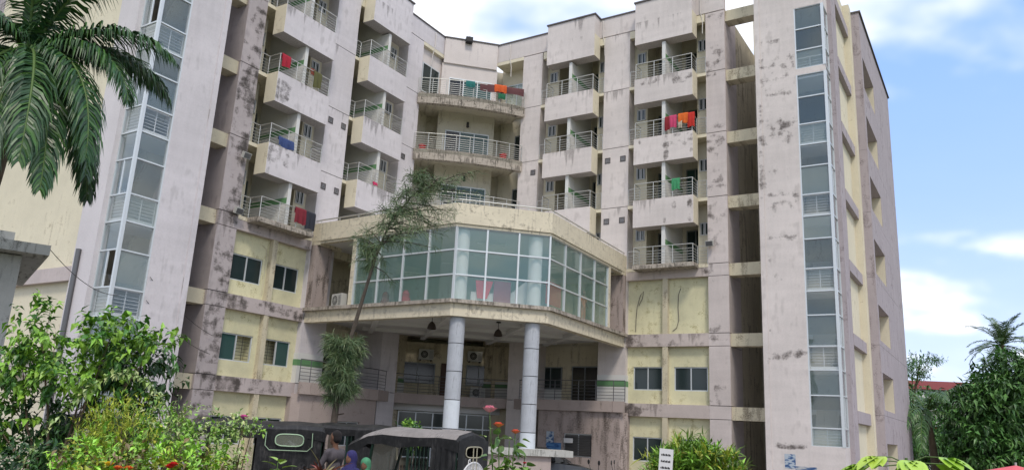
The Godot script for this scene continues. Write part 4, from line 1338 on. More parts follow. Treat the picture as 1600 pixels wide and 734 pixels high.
func background_trees() -> void:
	var g_dark := Color(0.035, 0.09, 0.025)
	var g_mid := Color(0.065, 0.155, 0.035)
	var cols := [g_dark, g_mid, g_mid * 1.4]
	tree("mango_tree", "large dark green mango tree at the right edge before the red roofed house", "tree", Vector3(30.0, GY, -45.0), [[Vector3(27.3, 3.9, -44.5), Vector3(2.0, 2.3, 2.4), 420], [Vector3(29.4, 5.6, -45), Vector3(2.4, 2.2, 2.6), 520], [Vector3(31.2, 2.8, -44), Vector3(2.8, 2.4, 2.6), 420], [Vector3(28.0, 1.6, -44), Vector3(2.4, 1.7, 2.2), 330], [Vector3(32.2, 6.0, -45), Vector3(2.6, 2.4, 2.4), 420], [Vector3(26.4, 2.2, -44), Vector3(1.5, 1.6, 1.8), 200]], 9, 0.5, 0.17, cols, 0.28, 0.5, 0.6)
	tree("spreading_tree", "flat topped feathery tree just right of the building's rear edge", "tree", Vector3(31.5, GY, -62.0), [[Vector3(31.6, 8.0, -62), Vector3(2.2, 0.55, 2.0), 150], [Vector3(33.0, 8.9, -62), Vector3(1.5, 0.3, 1.6), 70], [Vector3(30.6, 6.0, -62), Vector3(1.6, 1.6, 1.8), 160], [Vector3(31.5, 3.4, -61), Vector3(2.0, 1.8, 1.8), 180]], 10, 0.3, 0.08, cols, 0.22, 0.25, 0.7)
	# coconut palms and date palm
	var fr := []
	for i in 15:
		fr.append([i * 137.5, rng.randf_range(-5, 62), 4.6, rng.randf_range(70, 105)])
	palm("coconut_palm", "coconut palm with long arching fronds beside the building's rear corner", Vector3(25.2, GY, -46.5), Vector3(24.9, 4.2, -46.5), 0.2, fr, 60, 0.85, 0.06, [g_dark, g_mid], 0.6, "palms behind the building")
	fr = []
	for i in 30:
		fr.append([i * 137.5, rng.randf_range(-35, 85), 3.0, rng.randf_range(45, 85)])
	palm("date_palm", "tall date palm rising against the sky above the mango tree", Vector3(38.3, GY, -60.0), Vector3(38.4, 10.2, -60.0), 0.26, fr, 46, 0.5, 0.05, [Color(0.06, 0.11, 0.045), Color(0.09, 0.14, 0.06)], 0.12, "palms behind the building")
	# more crowns farther off close the view along the ground
	var far := [[44.0, 5.0, "round dark tree behind the mango tree at far right"], [36.0, 4.0, "dark tree seen between the date palm trunk and the red roofed house"]]
	for q in far:
		tree("distant_tree", q[2], "tree", Vector3(q[0], GY, -70.0), [[Vector3(q[0], q[1], -70), Vector3(4.0, 3.6, 3.0), 420], [Vector3(q[0] + 2.5, q[1] - 2.0, -69), Vector3(3.6, 2.6, 3.0), 260]], 8, 0.6, 0.2, cols, 0.3, 0.4, 0.8, "trees far behind")

# ---------------------------------------------------------------- people: one continuous surface from tapered bones (surface nets)
func body_mesh(bones: Array, cell: float) -> MB:
	# bones: [a, b, ra, rb, colour]; colour of a vertex is that of its nearest bone
	var lo := Vector3(1e9, 1e9, 1e9)
	var hi := -lo
	for q in bones:
		for p in [q[0], q[1]]:
			var r: float = maxf(q[2], q[3]) + cell * 2
			lo = lo.min(p - Vector3.ONE * r)
			hi = hi.max(p + Vector3.ONE * r)
	var n := Vector3i(((hi - lo) / cell).ceil()) + Vector3i.ONE
	var field := PackedFloat32Array()
	field.resize(n.x * n.y * n.z)
	field.fill(1.0)
	var own := PackedInt32Array()
	own.resize(n.x * n.y * n.z)
	var k := 0.02
	for bi in bones.size():
		var q: Array = bones[bi]
		var a: Vector3 = q[0]
		var b: Vector3 = q[1]
		var ra: float = q[2]
		var rb: float = q[3]
		var ab := b - a
		var l2 := maxf(ab.length_squared(), 1e-8)
		var mr := maxf(ra, rb) + cell * 3
		var p0 := Vector3i(((a.min(b) - Vector3.ONE * mr - lo) / cell).floor()).clamp(Vector3i.ZERO, n - Vector3i.ONE)
		var p1 := Vector3i(((a.max(b) + Vector3.ONE * mr - lo) / cell).ceil()).clamp(Vector3i.ZERO, n - Vector3i.ONE)
		for x in range(p0.x, p1.x + 1):
			for y in range(p0.y, p1.y + 1):
				for z in range(p0.z, p1.z + 1):
					var p := lo + Vector3(x, y, z) * cell
					var t := clampf((p - a).dot(ab) / l2, 0, 1)
					var d := (p - a - ab * t).length() - lerpf(ra, rb, t)
					var i := (x * n.y + y) * n.z + z
					var f := field[i]
					if d < f:
						own[i] = bi
					var h := maxf(k - absf(d - f), 0.0) / k
					field[i] = minf(d, f) - h * h * k * 0.25
	var vid := {}
	var pos := []
	var colr := []
	for x in n.x - 1:
		for y in n.y - 1:
			for z in n.z - 1:
				var i := (x * n.y + y) * n.z + z
				if field[i] > cell * 2.5:
					continue
				var s := Vector3.ZERO
				var c := 0
				var bestf := 1e9
				var ob := 0
				for e in 12:
					var e0: Vector3i = EA[e]
					var e1: Vector3i = EB[e]
					var i0 := ((x + e0.x) * n.y + y + e0.y) * n.z + z + e0.z
					var i1 := ((x + e1.x) * n.y + y + e1.y) * n.z + z + e1.z
					var f0 := field[i0]
					var f1 := field[i1]
					if (f0 < 0) != (f1 < 0):
						var t := f0 / (f0 - f1)
						s += Vector3(e0).lerp(Vector3(e1), t)
						c += 1
						ob = own[i0] if f0 < f1 else own[i1]
				if c:
					vid[i] = pos.size()
					pos.append(lo + (Vector3(x, y, z) + s / c) * cell)
					colr.append(bones[ob][4])
	var nor := []
	nor.resize(pos.size())
	nor.fill(Vector3.ZERO)
	var quads := []
	for i in vid:
		var z: int = i % n.z
		var y: int = (i / n.z) % n.y
		var x: int = i / (n.z * n.y)
		var inside := field[i] < 0
		for ax in 3:
			var st: int = [n.y * n.z, n.z, 1][ax]
			if (field[i + st] < 0) == inside:
				continue
			var u: int = [n.z, 1, n.y * n.z][ax]
			var w: int = [1, n.y * n.z, n.z][ax]
			var c0: int = vid.get(i, -1)
			var c1: int = vid.get(i - u, -1)
			var c2: int = vid.get(i - u - w, -1)
			var c3: int = vid.get(i - w, -1)
			if c1 < 0 or c2 < 0 or c3 < 0:
				continue
			var qd := [c0, c1, c2, c3] if inside else [c0, c3, c2, c1]
			var nn: Vector3 = (pos[qd[2]] - pos[qd[0]]).cross(pos[qd[1]] - pos[qd[0]])
			for j in qd:
				nor[j] += nn
			quads.append(qd)
	var out := mb(true)
	for qd in quads:
		for tr in [[0, 1, 2], [0, 2, 3]]:
			for j in tr:
				var v: int = qd[j]
				out.v.append(pos[v])
				out.n.append(nor[v].normalized())
				out.c.append(colr[v])
	return out

const EA := [Vector3i(0, 0, 0), Vector3i(0, 1, 0), Vector3i(0, 0, 1), Vector3i(0, 1, 1), Vector3i(0, 0, 0), Vector3i(1, 0, 0), Vector3i(0, 0, 1), Vector3i(1, 0, 1), Vector3i(0, 0, 0), Vector3i(1, 0, 0), Vector3i(0, 1, 0), Vector3i(1, 1, 0)]
const EB := [Vector3i(1, 0, 0), Vector3i(1, 1, 0), Vector3i(1, 0, 1), Vector3i(1, 1, 1), Vector3i(0, 1, 0), Vector3i(1, 1, 0), Vector3i(0, 1, 1), Vector3i(1, 1, 1), Vector3i(0, 0, 1), Vector3i(1, 0, 1), Vector3i(0, 1, 1), Vector3i(1, 1, 1)]

# a figure facing +z with its hips at hip height; sit bends the legs; scarf covers the head
func person(label: String, at: Vector3, turn: float, h: float, shirt: Color, legs: Color, sit: bool, scarf, cell := 0.022, reach := 0.0, dress := false) -> void:
	var skin := Color(0.20, 0.10, 0.06)
	var hair := Color(0.012, 0.010, 0.010)
	var o := thing("person", label, "person", at, turn)
	var s := h / 1.7
	var hip := (0.92 if not sit else 0.55) * s
	var B := []
	var chest := Vector3(0, hip + 0.42 * s, 0.02)
	var neck := Vector3(0, hip + 0.56 * s, 0.0)
	var head := Vector3(0, hip + 0.68 * s, 0.02)
	B.append([Vector3(-0.07, hip, 0) * Vector3(s, 1, s), Vector3(0.07, hip, 0) * Vector3(s, 1, s), 0.115 * s, 0.115 * s, legs])
	B.append([Vector3(0, hip + 0.1 * s, 0), Vector3(0, hip + 0.25 * s, 0), 0.125 * s, 0.115 * s, shirt])
	B.append([Vector3(-0.07 * s, chest.y, 0), Vector3(0.07 * s, chest.y, 0), 0.12 * s, 0.12 * s, shirt])
	B.append([Vector3(-0.15 * s, neck.y - 0.07 * s, 0), Vector3(0.15 * s, neck.y - 0.07 * s, 0), 0.06 * s, 0.06 * s, shirt])
	B.append([neck - Vector3(0, 0.03 * s, 0), head, 0.05 * s, 0.05 * s, skin])
	B.append([head + Vector3(0, 0.0, 0.015 * s), head + Vector3(0, 0.07 * s, 0.0), 0.072 * s, 0.085 * s, skin])
	B.append([head + Vector3(0, -0.04, 0.045) * s, head + Vector3(0, -0.02, 0.05) * s, 0.045 * s, 0.05 * s, skin])
	B.append([head + Vector3(0, 0.02, 0.095) * s, head + Vector3(0, 0.045, 0.085) * s, 0.014 * s, 0.01 * s, skin])
	for m in [-1, 1]:
		B.append([head + Vector3(m * 0.078, 0.02, 0.0) * s, head + Vector3(m * 0.082, 0.045, 0.0) * s, 0.014 * s, 0.016 * s, skin])
		var sh := Vector3(m * 0.18 * s, neck.y - 0.08 * s, 0)
		var el := sh + Vector3(m * 0.06, -0.27, 0.02 + reach * 0.12) * s
		var ha := el + Vector3(-m * 0.03, -0.2 + reach * 0.2, 0.1 + reach * 0.12) * s
		B.append([sh, sh.lerp(el, 0.75), 0.058 * s, 0.048 * s, shirt])
		B.append([sh.lerp(el, 0.7), el, 0.042 * s, 0.038 * s, skin])
		B.append([el, ha, 0.038 * s, 0.027 * s, skin])
		var pd := (ha - el).normalized()
		B.append([ha, ha + pd * 0.07 * s, 0.03 * s, 0.032 * s, skin])
		for f in 4:
			var off := Vector3((f - 1.5) * 0.018, 0, 0) * s
			B.append([ha + pd * 0.075 * s + off, ha + pd * (0.15 - absf(f - 1.4) * 0.012) * s + off + Vector3(0, -0.01, 0.02) * s, 0.010 * s, 0.008 * s, skin])
		B.append([ha + pd * 0.03 * s + Vector3(-m * 0.025, 0, 0) * s, ha + pd * 0.09 * s + Vector3(-m * 0.05, 0, 0.01) * s, 0.011 * s, 0.009 * s, skin])
		var hj := Vector3(m * 0.09 * s, hip - 0.02, 0)
		var kn: Vector3
		var an: Vector3
		if sit:
			kn = hj + Vector3(m * 0.05, -0.03, 0.42) * s
			an = kn + Vector3(0, -0.40, 0.02) * s
		else:
			kn = hj + Vector3(m * 0.01, -0.42, 0.03) * s
			an = kn + Vector3(0, -0.40, -0.04) * s
		B.append([hj, kn, 0.085 * s, 0.058 * s, legs])
		B.append([kn, an, 0.056 * s, 0.04 * s, legs])
		B.append([an + Vector3(0, -0.03, 0) * s, an + Vector3(0, -0.055, 0.15) * s, 0.036 * s, 0.03 * s, Color(0.05, 0.035, 0.03)])
	if dress:
		B.append([Vector3(0, hip, 0), Vector3(0, 0.12 * s, 0.0), 0.15 * s, 0.24 * s, legs])
	var b := body_mesh(B, cell)
	part("body", b, M.cloth, o)
	var hm := mb(true)
	var HB := []
	if scarf != null:
		hm = body_mesh([[head + Vector3(0, 0.065, -0.012) * s, head + Vector3(0, 0.0, -0.03) * s, 0.098 * s, 0.098 * s, scarf], [head + Vector3(0, -0.05, -0.02) * s, neck + Vector3(0, -0.12, 0.01) * s, 0.085 * s, 0.15 * s, scarf]], cell)
		part("head_scarf", hm, M.cloth, o)
	else:
		hm = body_mesh([[head + Vector3(0, 0.085, -0.018) * s, head + Vector3(0, 0.03, -0.035) * s, 0.085 * s, 0.078 * s, hair]], cell * 0.8)
		part("hair", hm, M.cloth, o)
	if scarf == null or true:
		var ey := mb()
		for m in [-1, 1]:
			ey.lathe(head + Vector3(m * 0.03 * s, 0.035 * s, 0.075 * s), [Vector2(0.0, -0.009 * s), Vector2(0.011 * s, 0.0), Vector2(0.0, 0.009 * s)], 6)
		part("eyes", ey, M.black, o)

# ---------------------------------------------------------------- vehicles
func wheel_mesh(r: float, w: float) -> ArrayMesh:
	var t := mb()
	t.lathe(Vector3.ZERO, [Vector2(r * 0.62, -w * 0.35), Vector2(r * 0.8, -w / 2), Vector2(r * 0.95, -w * 0.42), Vector2(r, -w * 0.2), Vector2(r, w * 0.2), Vector2(r * 0.95, w * 0.42), Vector2(r * 0.8, w / 2), Vector2(r * 0.62, w * 0.35)], 22)
	var h := mb()
	h.lathe(Vector3.ZERO, [Vector2(0.0, -w * 0.2), Vector2(r * 0.2, -w * 0.3), Vector2(r * 0.62, -w * 0.25), Vector2(r * 0.64, 0.0), Vector2(r * 0.62, w * 0.25), Vector2(r * 0.2, w * 0.3), Vector2(0.0, w * 0.2)], 18)
	return h.mesh(M.metal, t.mesh(M.black))

func loft(b: MB, rings: Array) -> void:   # rings of equal point count, closed round; smooth enough at this size
	for i in rings.size() - 1:
		var n: int = rings[i].size()
		for k in n:
			var j := (k + 1) % n
			b.quad(rings[i][k], rings[i][j], rings[i + 1][j], rings[i + 1][k])
	for e in [0, rings.size() - 1]:
		var c := Vector3.ZERO
		for p in rings[e]:
			c += p / float(rings[e].size())
		for k in rings[e].size():
			var j: int = (k + 1) % rings[e].size()
			if e == 0:
				b.tri(c, rings[e][j], rings[e][k])
			else:
				b.tri(c, rings[e][k], rings[e][j])

# battery rickshaw: front towards +x, base at the ground
func rickshaw(label: String, at: Vector3, turn: float, kind: int) -> Node3D:
	var o := thing("battery_rickshaw", label, "rickshaw", at, turn, "battery rickshaws parked before the building")
	var H := 1.98
	var W := 0.5
	# canopy: a tarpaulin hull over hoops, slightly sagging
	var c := mb()
	var rings := []
	var xs := [-1.25, -1.2, -0.8, -0.35, 0.1, 0.5, 0.85, 1.05, 1.3]
	for i in xs.size():
		var x: float = xs[i]
		var hy := H - 0.012 * sin(i * 2.3) - (0.05 if i == 0 else 0.0) - maxf(0.0, x - 0.8) * 0.42
		var w := W + 0.04 * sin(i * 1.7) * 0.4
		var drop := 0.24 + 0.03 * sin(i * 1.9)
		var lower := hy - drop
		rings.append([Vector3(x, lower, w), Vector3(x, hy - 0.09, w + 0.005), Vector3(x, hy - 0.02, w - 0.1), Vector3(x, hy + 0.05, 0.0), Vector3(x, hy - 0.02, -w + 0.1), Vector3(x, hy - 0.09, -w - 0.005), Vector3(x, lower, -w), Vector3(x, hy - 0.13, -w + 0.03), Vector3(x, hy - 0.04, 0.0), Vector3(x, hy - 0.13, w - 0.03)])
	loft(c, rings)
	part("canopy", c, M.tarp, o)
	var tp := mb()
	for i in range(1, xs.size() - 1):
		var a: Array = rings[i]
		var bq: Array = rings[mini(i + 1, xs.size() - 1)]
		var up := Vector3(0, 0.006, 0)
		if kind == 1 and i < 7:
			tp.quad(a[1] + up, bq[1] + up, bq[2] + up, a[2] + up)
			tp.quad(a[2] + up, bq[2] + up, bq[3] + up, a[3] + up)
			tp.quad(a[4] + up, bq[4] + up, bq[5] + up, a[5] + up)
			tp.quad(a[3] + up, bq[3] + up, bq[4] + up, a[4] + up)
	if tp.v.size():
		part("canopy_top_sheet", tp, M.tarp_top, o)
	# chassis, floor, lower panels
	var f := mb()
	f.box(-1.22, 0.75, 0.32, 0.42, -W, W)
	part("chassis", f, M.black, o)
	var lp := mb()
	lp.box(-1.24, -0.15, 0.42, 0.8, -W, -W + 0.03)
	lp.box(-1.24, -0.15, 0.42, 0.8, W - 0.03, W)
	lp.box(-1.27, -1.24, 0.42, 0.85, -W, W)
	part("lower_panels", lp, M.redp, o)
	# seats
	var se := mb()
	se.box(-1.15, -0.7, 0.72, 0.84, -W + 0.05, W - 0.05)
	se.box(-1.2, -1.08, 0.84, 1.28, -W + 0.05, W - 0.05)
	se.box(0.0, 0.4, 0.66, 0.78, -W + 0.08, W - 0.08)
	part("seat", se, M.seat, o)
	# poles and hoops, ladder bars behind the driver
	var p := mb()
	for z in [-W + 0.03, W - 0.03]:
		p.tube([Vector3(-1.2, 0.4, z), Vector3(-1.2, H - 0.15, z)], [0.018], 6)
		p.tube([Vector3(-0.1, 0.4, z), Vector3(-0.1, H - 0.15, z)], [0.018], 6)
		p.tube([Vector3(0.95, 0.85, z * 0.8), Vector3(0.72, H - 0.2, z)], [0.03], 6)
		p.tube([Vector3(0.95, 0.85, z * 0.8), Vector3(1.0, 0.45, z * 0.5)], [0.022], 6)
	for z in [-W + 0.03, W - 0.03]:
		for y in [0.42, 0.82, H - 0.2]:
			p.tube([Vector3(-1.2, y, z), Vector3(0.72 if y > 1.5 else -0.1, y, z)], [0.016], 6)
	for x in [-1.2, -0.1, 0.72]:
		p.tube([Vector3(x, H - 0.2, -W + 0.03), Vector3(x, H - 0.2, W - 0.03)], [0.016], 6)
	p.tube([Vector3(-0.1, 0.82, -W + 0.03), Vector3(-0.1, 0.82, W - 0.03)], [0.016], 6)
	for i in 9:
		var z := lerpf(-W + 0.08, W - 0.08, i / 8.0)
		p.tube([Vector3(-0.1, 0.8, z), Vector3(-0.1, H - 0.2, z)], [0.012], 5)
	for i in 12:
		var x := lerpf(-1.1, -0.12, i / 11.0)
		if x > -0.72:
			p.tube([Vector3(x, 0.84, -W + 0.04), Vector3(x, H - 0.22, -W + 0.04)], [0.011], 5)
	part("frame", p, M.tubeg, o)
	# curtains
	var cu := mb()
	var segs := 14
	var x0: float = [-1.2, -1.2, -1.2][kind]
	var x1: float = [-0.05, -0.66, -0.3][kind]
	for side in [-1.0, 1.0]:
		cu = mb()
		for i in segs:
			var a := lerpf(x0, x1, float(i) / segs)
			var d := lerpf(x0, x1, float(i + 1) / segs)
			var wa: float = side * (W + 0.012 + 0.012 * sin(i * 1.9))
			var wd: float = side * (W + 0.012 + 0.012 * sin((i + 1) * 1.9))
			cu.hexa([Vector3(a, 0.5, wa), Vector3(a, 0.5, wa - side * 0.008), Vector3(d, 0.5, wd - side * 0.008), Vector3(d, 0.5, wd), Vector3(a, H - 0.12, wa - side * 0.02), Vector3(a, H - 0.12, wa - side * 0.028), Vector3(d, H - 0.12, wd - side * 0.028), Vector3(d, H - 0.12, wd - side * 0.02)])
		part("side_curtain", cu, M.tarp, o)
	var rc := mb()
	rc.box(-1.268, -1.25, 0.85, 1.62, -W, W)
	rc.box(-1.268, -1.25, 1.78, H - 0.1, -W, W)
	rc.box(-1.268, -1.25, 1.62, 1.78, -W, -0.28)
	rc.box(-1.268, -1.25, 1.62, 1.78, 0.28, W)
	part("rear_curtain", rc, M.tarp, o)
	var loop := func(hw: float, hh: float, r: float) -> Array:
		var pts := []
		for i in 25:
			var a := TAU * i / 24
			pts.append(Vector2(signf(cos(a)) * pow(absf(cos(a)), 0.5) * hw, signf(sin(a)) * pow(absf(sin(a)), 0.7) * hh))
		return pts
	if kind == 0:   # window with pale piping in the near side curtain
		for side in [-1.0, 1.0]:
			var wn := mb()
			var poly := []
			for q in loop.call(0.25, 0.105, 0.0):
				poly.append(q)
			var pts3 := []
			var fan := []
			for q in poly:
				pts3.append(Vector3(-0.62 + q.x, 1.7 + q.y, side * (W + 0.032)))
			for i in 24:
				wn.tri(Vector3(-0.62, 1.7, side * (W + 0.03)), pts3[i], pts3[i + 1])
			part("window", wn, M.film, o)
			var tr := mb()
			tr.tube(pts3, [0.012], 5, false)
			tr.tube([Vector3(-1.02, 1.84, side * (W + 0.02)), Vector3(-1.03, 1.6, side * (W + 0.032)), Vector3(-0.95, 1.52, side * (W + 0.034)), Vector3(-0.28, 1.52, side * (W + 0.034)), Vector3(-0.2, 1.6, side * (W + 0.032)), Vector3(-0.2, 1.84, side * (W + 0.02))], [0.008], 5)
			part("piping", tr, M.piping, o)
	else:
		var tr := mb()
		var pts3 := []
		for q in loop.call(0.28, 0.085, 0.0):
			pts3.append(Vector3(-1.276, 1.7 + q.y, q.x))
		tr.tube(pts3, [0.012], 5, false)
		tr.tube([Vector3(-1.28, 1.77, -0.04), Vector3(-1.285, 1.2, -0.04)], [0.012], 5)
		tr.tube([Vector3(-1.28, 1.77, 0.08), Vector3(-1.285, 1.2, 0.08)], [0.012], 5)
		part("piping", tr, M.strap, o)
	# front: shield, headlamp, handlebar, windscreen
	var fr := mb()
	var r2 := []
	for q in [[0.4, 0.26], [0.62, 0.34], [0.82, 0.36], [0.98, 0.3]]:
		r2.append([Vector3(1.12, q[0], -q[1]), Vector3(1.2, q[0], 0), Vector3(1.12, q[0], q[1]), Vector3(1.02, q[0], q[1]), Vector3(1.08, q[0], 0), Vector3(1.02, q[0], -q[1])])
	loft(fr, r2)
	part("front_shield", fr, M.redp if kind != 1 else M.tubeg, o)
	var hl := mb()
	for i in 1:
		hl.lathe(Vector3(1.2, 0.86, 0), [Vector2(0.0, -0.08), Vector2(0.08, -0.05), Vector2(0.1, 0.0), Vector2(0.08, 0.05), Vector2(0.0, 0.08)], 12)
	part("headlamp", hl, M.metal, o)
	var hb := mb()
	hb.tube([Vector3(0.85, 1.02, -0.38), Vector3(0.98, 1.08, -0.1), Vector3(0.98, 1.08, 0.1), Vector3(0.85, 1.02, 0.38)], [0.016], 6)
	hb.tube([Vector3(0.98, 1.08, 0), Vector3(1.1, 0.3, 0)], [0.025], 6)
	part("handlebar", hb, M.bar, o)
	var ws := mb()
	ws.hexa([Vector3(0.94, 0.98, 0.4), Vector3(0.94, 0.98, -0.4), Vector3(0.95, 0.98, -0.4), Vector3(0.95, 0.98, 0.4), Vector3(0.78, H - 0.24, 0.44), Vector3(0.78, H - 0.24, -0.44), Vector3(0.79, H - 0.24, -0.44), Vector3(0.79, H - 0.24, 0.44)])
	part("windscreen", ws, M.film, o)
	var wm := wheel_mesh(0.24, 0.1)
	for q in [Vector3(-0.85, 0.24, -0.44), Vector3(-0.85, 0.24, 0.44), Vector3(1.1, 0.24, 0)]:
		inst("wheel", wm, o, Transform3D(Basis(Vector3.RIGHT, PI / 2), q))
	return o

func motorcycle(label: String, at: Vector3, turn: float) -> void:
	var o := thing("motorcycle", label, "motorcycle", at, turn, "motorcycles by the ground floor wall")
	var wm := wheel_mesh(0.29, 0.09)
	for x in [-0.62, 0.66]:
		inst("wheel", wm, o, Transform3D(Basis(Vector3.RIGHT, PI / 2), Vector3(x, 0.29, 0)))
	var f := mb()
	f.tube([Vector3(-0.62, 0.29, 0.06), Vector3(-0.2, 0.4, 0.06), Vector3(0.1, 0.35, 0.06), Vector3(0.42, 0.78, 0)], [0.025], 6)
	part("frame", f, M.bar, o)
	for z in [0.07, -0.07]:
		f = mb()
		f.tube([Vector3(0.66, 0.29, z), Vector3(0.42, 0.9, z)], [0.024], 6)
		part("fork", f, M.metal, o)
	f = mb()
	f.obox(Transform3D(Basis(), Vector3(0.0, 0.42, 0)), Vector3(0.36, 0.3, 0.22))
	part("engine", f, M.metald, o)
	var t := mb()
	var r := []
	for q in [[-0.12, 0.05, 0.06], [-0.02, 0.1, 0.11], [0.2, 0.13, 0.13], [0.38, 0.1, 0.1], [0.44, 0.03, 0.04]]:
		r.append([Vector3(q[0], 0.72 - q[1] * 0.4, q[2]), Vector3(q[0], 0.78 + q[1], q[2] * 0.7), Vector3(q[0], 0.78 + q[1], -q[2] * 0.7), Vector3(q[0], 0.72 - q[1] * 0.4, -q[2])])
	loft(t, r)
	part("tank", t, M.redp, o)
	var s := mb()
	r = []
	for q in [[-0.75, 0.1, 0.86], [-0.6, 0.13, 0.86], [-0.3, 0.13, 0.8], [-0.1, 0.1, 0.8]]:
		r.append([Vector3(q[0], q[2] - 0.1, q[1]), Vector3(q[0], q[2], q[1] * 0.8), Vector3(q[0], q[2], -q[1] * 0.8), Vector3(q[0], q[2] - 0.1, -q[1])])
	loft(s, r)
	part("seat", s, M.black, o)
	var h := mb()
	h.tube([Vector3(0.2, 1.0, -0.36), Vector3(0.38, 1.0, -0.15), Vector3(0.38, 1.0, 0.15), Vector3(0.2, 1.0, 0.36)], [0.014], 6)
	for m in [-1.0, 1.0]:
		h.tube([Vector3(0.3, 1.0, m * 0.25), Vector3(0.34, 1.2, m * 0.33)], [0.008], 5)
	part("handlebar", h, M.bar, o)
	for m in [-1.0, 1.0]:
		var mi := mb()
		mi.lathe(Vector3.ZERO, [Vector2(0.0, -0.015), Vector2(0.06, -0.012), Vector2(0.075, 0.0), Vector2(0.06, 0.014), Vector2(0.0, 0.016)], 14)
		part("mirror", mi, M.black, o, Transform3D(Basis(Vector3.BACK, PI / 2), Vector3(0.34, 1.25, m * 0.35)))
	var l := mb()
	l.lathe(Vector3(0.48, 0.86, 0), [Vector2(0.0, -0.08), Vector2(0.07, -0.05), Vector2(0.085, 0.0), Vector2(0.06, 0.06), Vector2(0.0, 0.08)], 12)
	part("headlamp", l, M.metal, o)

func car(label: String, at: Vector3, turn: float) -> void:
	var o := thing("parked_car", label, "car", at, turn)
	var b := mb()
	# body: cross sections from rear (-x) to nose (+x): x, half width, sill, shoulder height
	var r := []
	for q in [[-2.1, 0.62, 0.5, 0.72], [-2.0, 0.76, 0.36, 0.9], [-1.4, 0.82, 0.24, 0.95], [-0.4, 0.84, 0.22, 0.93], [0.7, 0.84, 0.22, 0.92], [1.4, 0.82, 0.24, 0.84], [1.9, 0.74, 0.32, 0.72], [2.1, 0.58, 0.42, 0.58]]:
		var w: float = q[1]
		var y0: float = q[2]
		var y1: float = q[3]
		r.append([Vector3(q[0], y0, w * 0.92), Vector3(q[0], lerpf(y0, y1, 0.55), w), Vector3(q[0], y1 - 0.04, w * 0.95), Vector3(q[0], y1, w * 0.8), Vector3(q[0], y1 + 0.02, 0), Vector3(q[0], y1, -w * 0.8), Vector3(q[0], y1 - 0.04, -w * 0.95), Vector3(q[0], lerpf(y0, y1, 0.55), -w), Vector3(q[0], y0, -w * 0.92)])
	loft(b, r)
	part("body", b, M.carp, o)
	var c := mb()
	r = []
	for q in [[-1.75, 0.66, 0.96], [-1.15, 0.62, 1.38], [-0.5, 0.6, 1.45], [0.1, 0.6, 1.42], [0.95, 0.68, 0.95]]:
		r.append([Vector3(q[0], 0.9, 0.76), Vector3(q[0], q[2] - 0.05, q[1]), Vector3(q[0], q[2], q[1] * 0.8), Vector3(q[0], q[2], -q[1] * 0.8), Vector3(q[0], q[2] - 0.05, -q[1]), Vector3(q[0], 0.9, -0.76)])
	loft(c, r)
	part("cabin_glass", c, M.dark, o)
	var rf := mb()
	rf.hexa([Vector3(-1.2, 1.39, 0.56), Vector3(-1.2, 1.39, -0.56), Vector3(0.12, 1.42, -0.56), Vector3(0.12, 1.42, 0.56), Vector3(-1.1, 1.44, 0.5), Vector3(-1.1, 1.44, -0.5), Vector3(0.02, 1.47, -0.5), Vector3(0.02, 1.47, 0.5)])
	for z in [-1.0, 1.0]:
		rf.bar(Vector3(0.98, 0.95, z * 0.71), Vector3(0.12, 1.42, z * 0.61), 0.05, 0.05)
		rf.bar(Vector3(-0.45, 0.93, z * 0.77), Vector3(-0.45, 1.42, z * 0.62), 0.08, 0.04)
		rf.bar(Vector3(-1.75, 0.96, z * 0.7), Vector3(-1.15, 1.4, z * 0.62), 0.09, 0.04)
	part("roof", rf, M.carp, o)
	var wm := wheel_mesh(0.31, 0.2)
	for q in [Vector3(-1.3, 0.31, 0.76), Vector3(-1.3, 0.31, -0.76), Vector3(1.3, 0.31, 0.76), Vector3(1.3, 0.31, -0.76)]:
		inst("wheel", wm, o, Transform3D(Basis(Vector3.RIGHT, PI / 2), q))
	for z in [-1.0, 1.0]:
		var l := mb()
		l.obox(Transform3D(Basis(Vector3.UP, z * 0.4), Vector3(1.98, 0.62, z * 0.6)), Vector3(0.12, 0.12, 0.24))
		part("headlight", l, M.metal, o)
		var mi := mb()
		mi.obox(Transform3D(Basis(), Vector3(0.7, 1.0, z * 0.92)), Vector3(0.1, 0.12, 0.2))
		part("mirror", mi, M.carp, o)

# ---------------------------------------------------------------- things on the building
func on_wing(m: int, s: float, y: float, d: float) -> Vector3:
	return bld.transform * (FR[m] * Vector3(m * s, y, d))

func wing_turn(m: int) -> float:
	return deg_to_rad(12.6) + (deg_to_rad(-45.0) if m > 0 else deg_to_rad(45.0))

func cloth(label: String, at: Vector3, turn: float, w: float, h: float, c: Color, over := 0.35) -> void:
	# laundry folded over a rail: front fall h, back fall h * over, with soft folds
	var b := mb()
	var n := 8
	var k := rng.randf_range(0, 6)
	var pr := [Vector2(-0.035, -h * over), Vector2(-0.03, -0.05), Vector2(0.0, 0.03), Vector2(0.035, -0.04), Vector2(0.05, -h * 0.5), Vector2(0.04, -h)]
	for i in n:
		for j in pr.size() - 1:
			var f := func(ii: int, jj: int) -> Vector3:
				var q: Vector2 = pr[jj]
				var fold := 0.02 * sin(ii * 1.7 + k) * absf(q.y) / maxf(h, 0.1) * 2.0
				return Vector3(lerpf(-w / 2, w / 2, float(ii) / n), q.y + (0.03 * sin(ii * 0.9 + k) if jj == 0 or jj == 5 else 0.0), q.x + fold)
			b.quad(f.call(i, j), f.call(i + 1, j), f.call(i + 1, j + 1), f.call(i, j + 1))
	var m := flat(c, 0.9)
	m.cull_mode = BaseMaterial3D.CULL_DISABLED
	solo("hanging_cloth", b, m, label, "laundry", at, turn, "laundry on the railings")

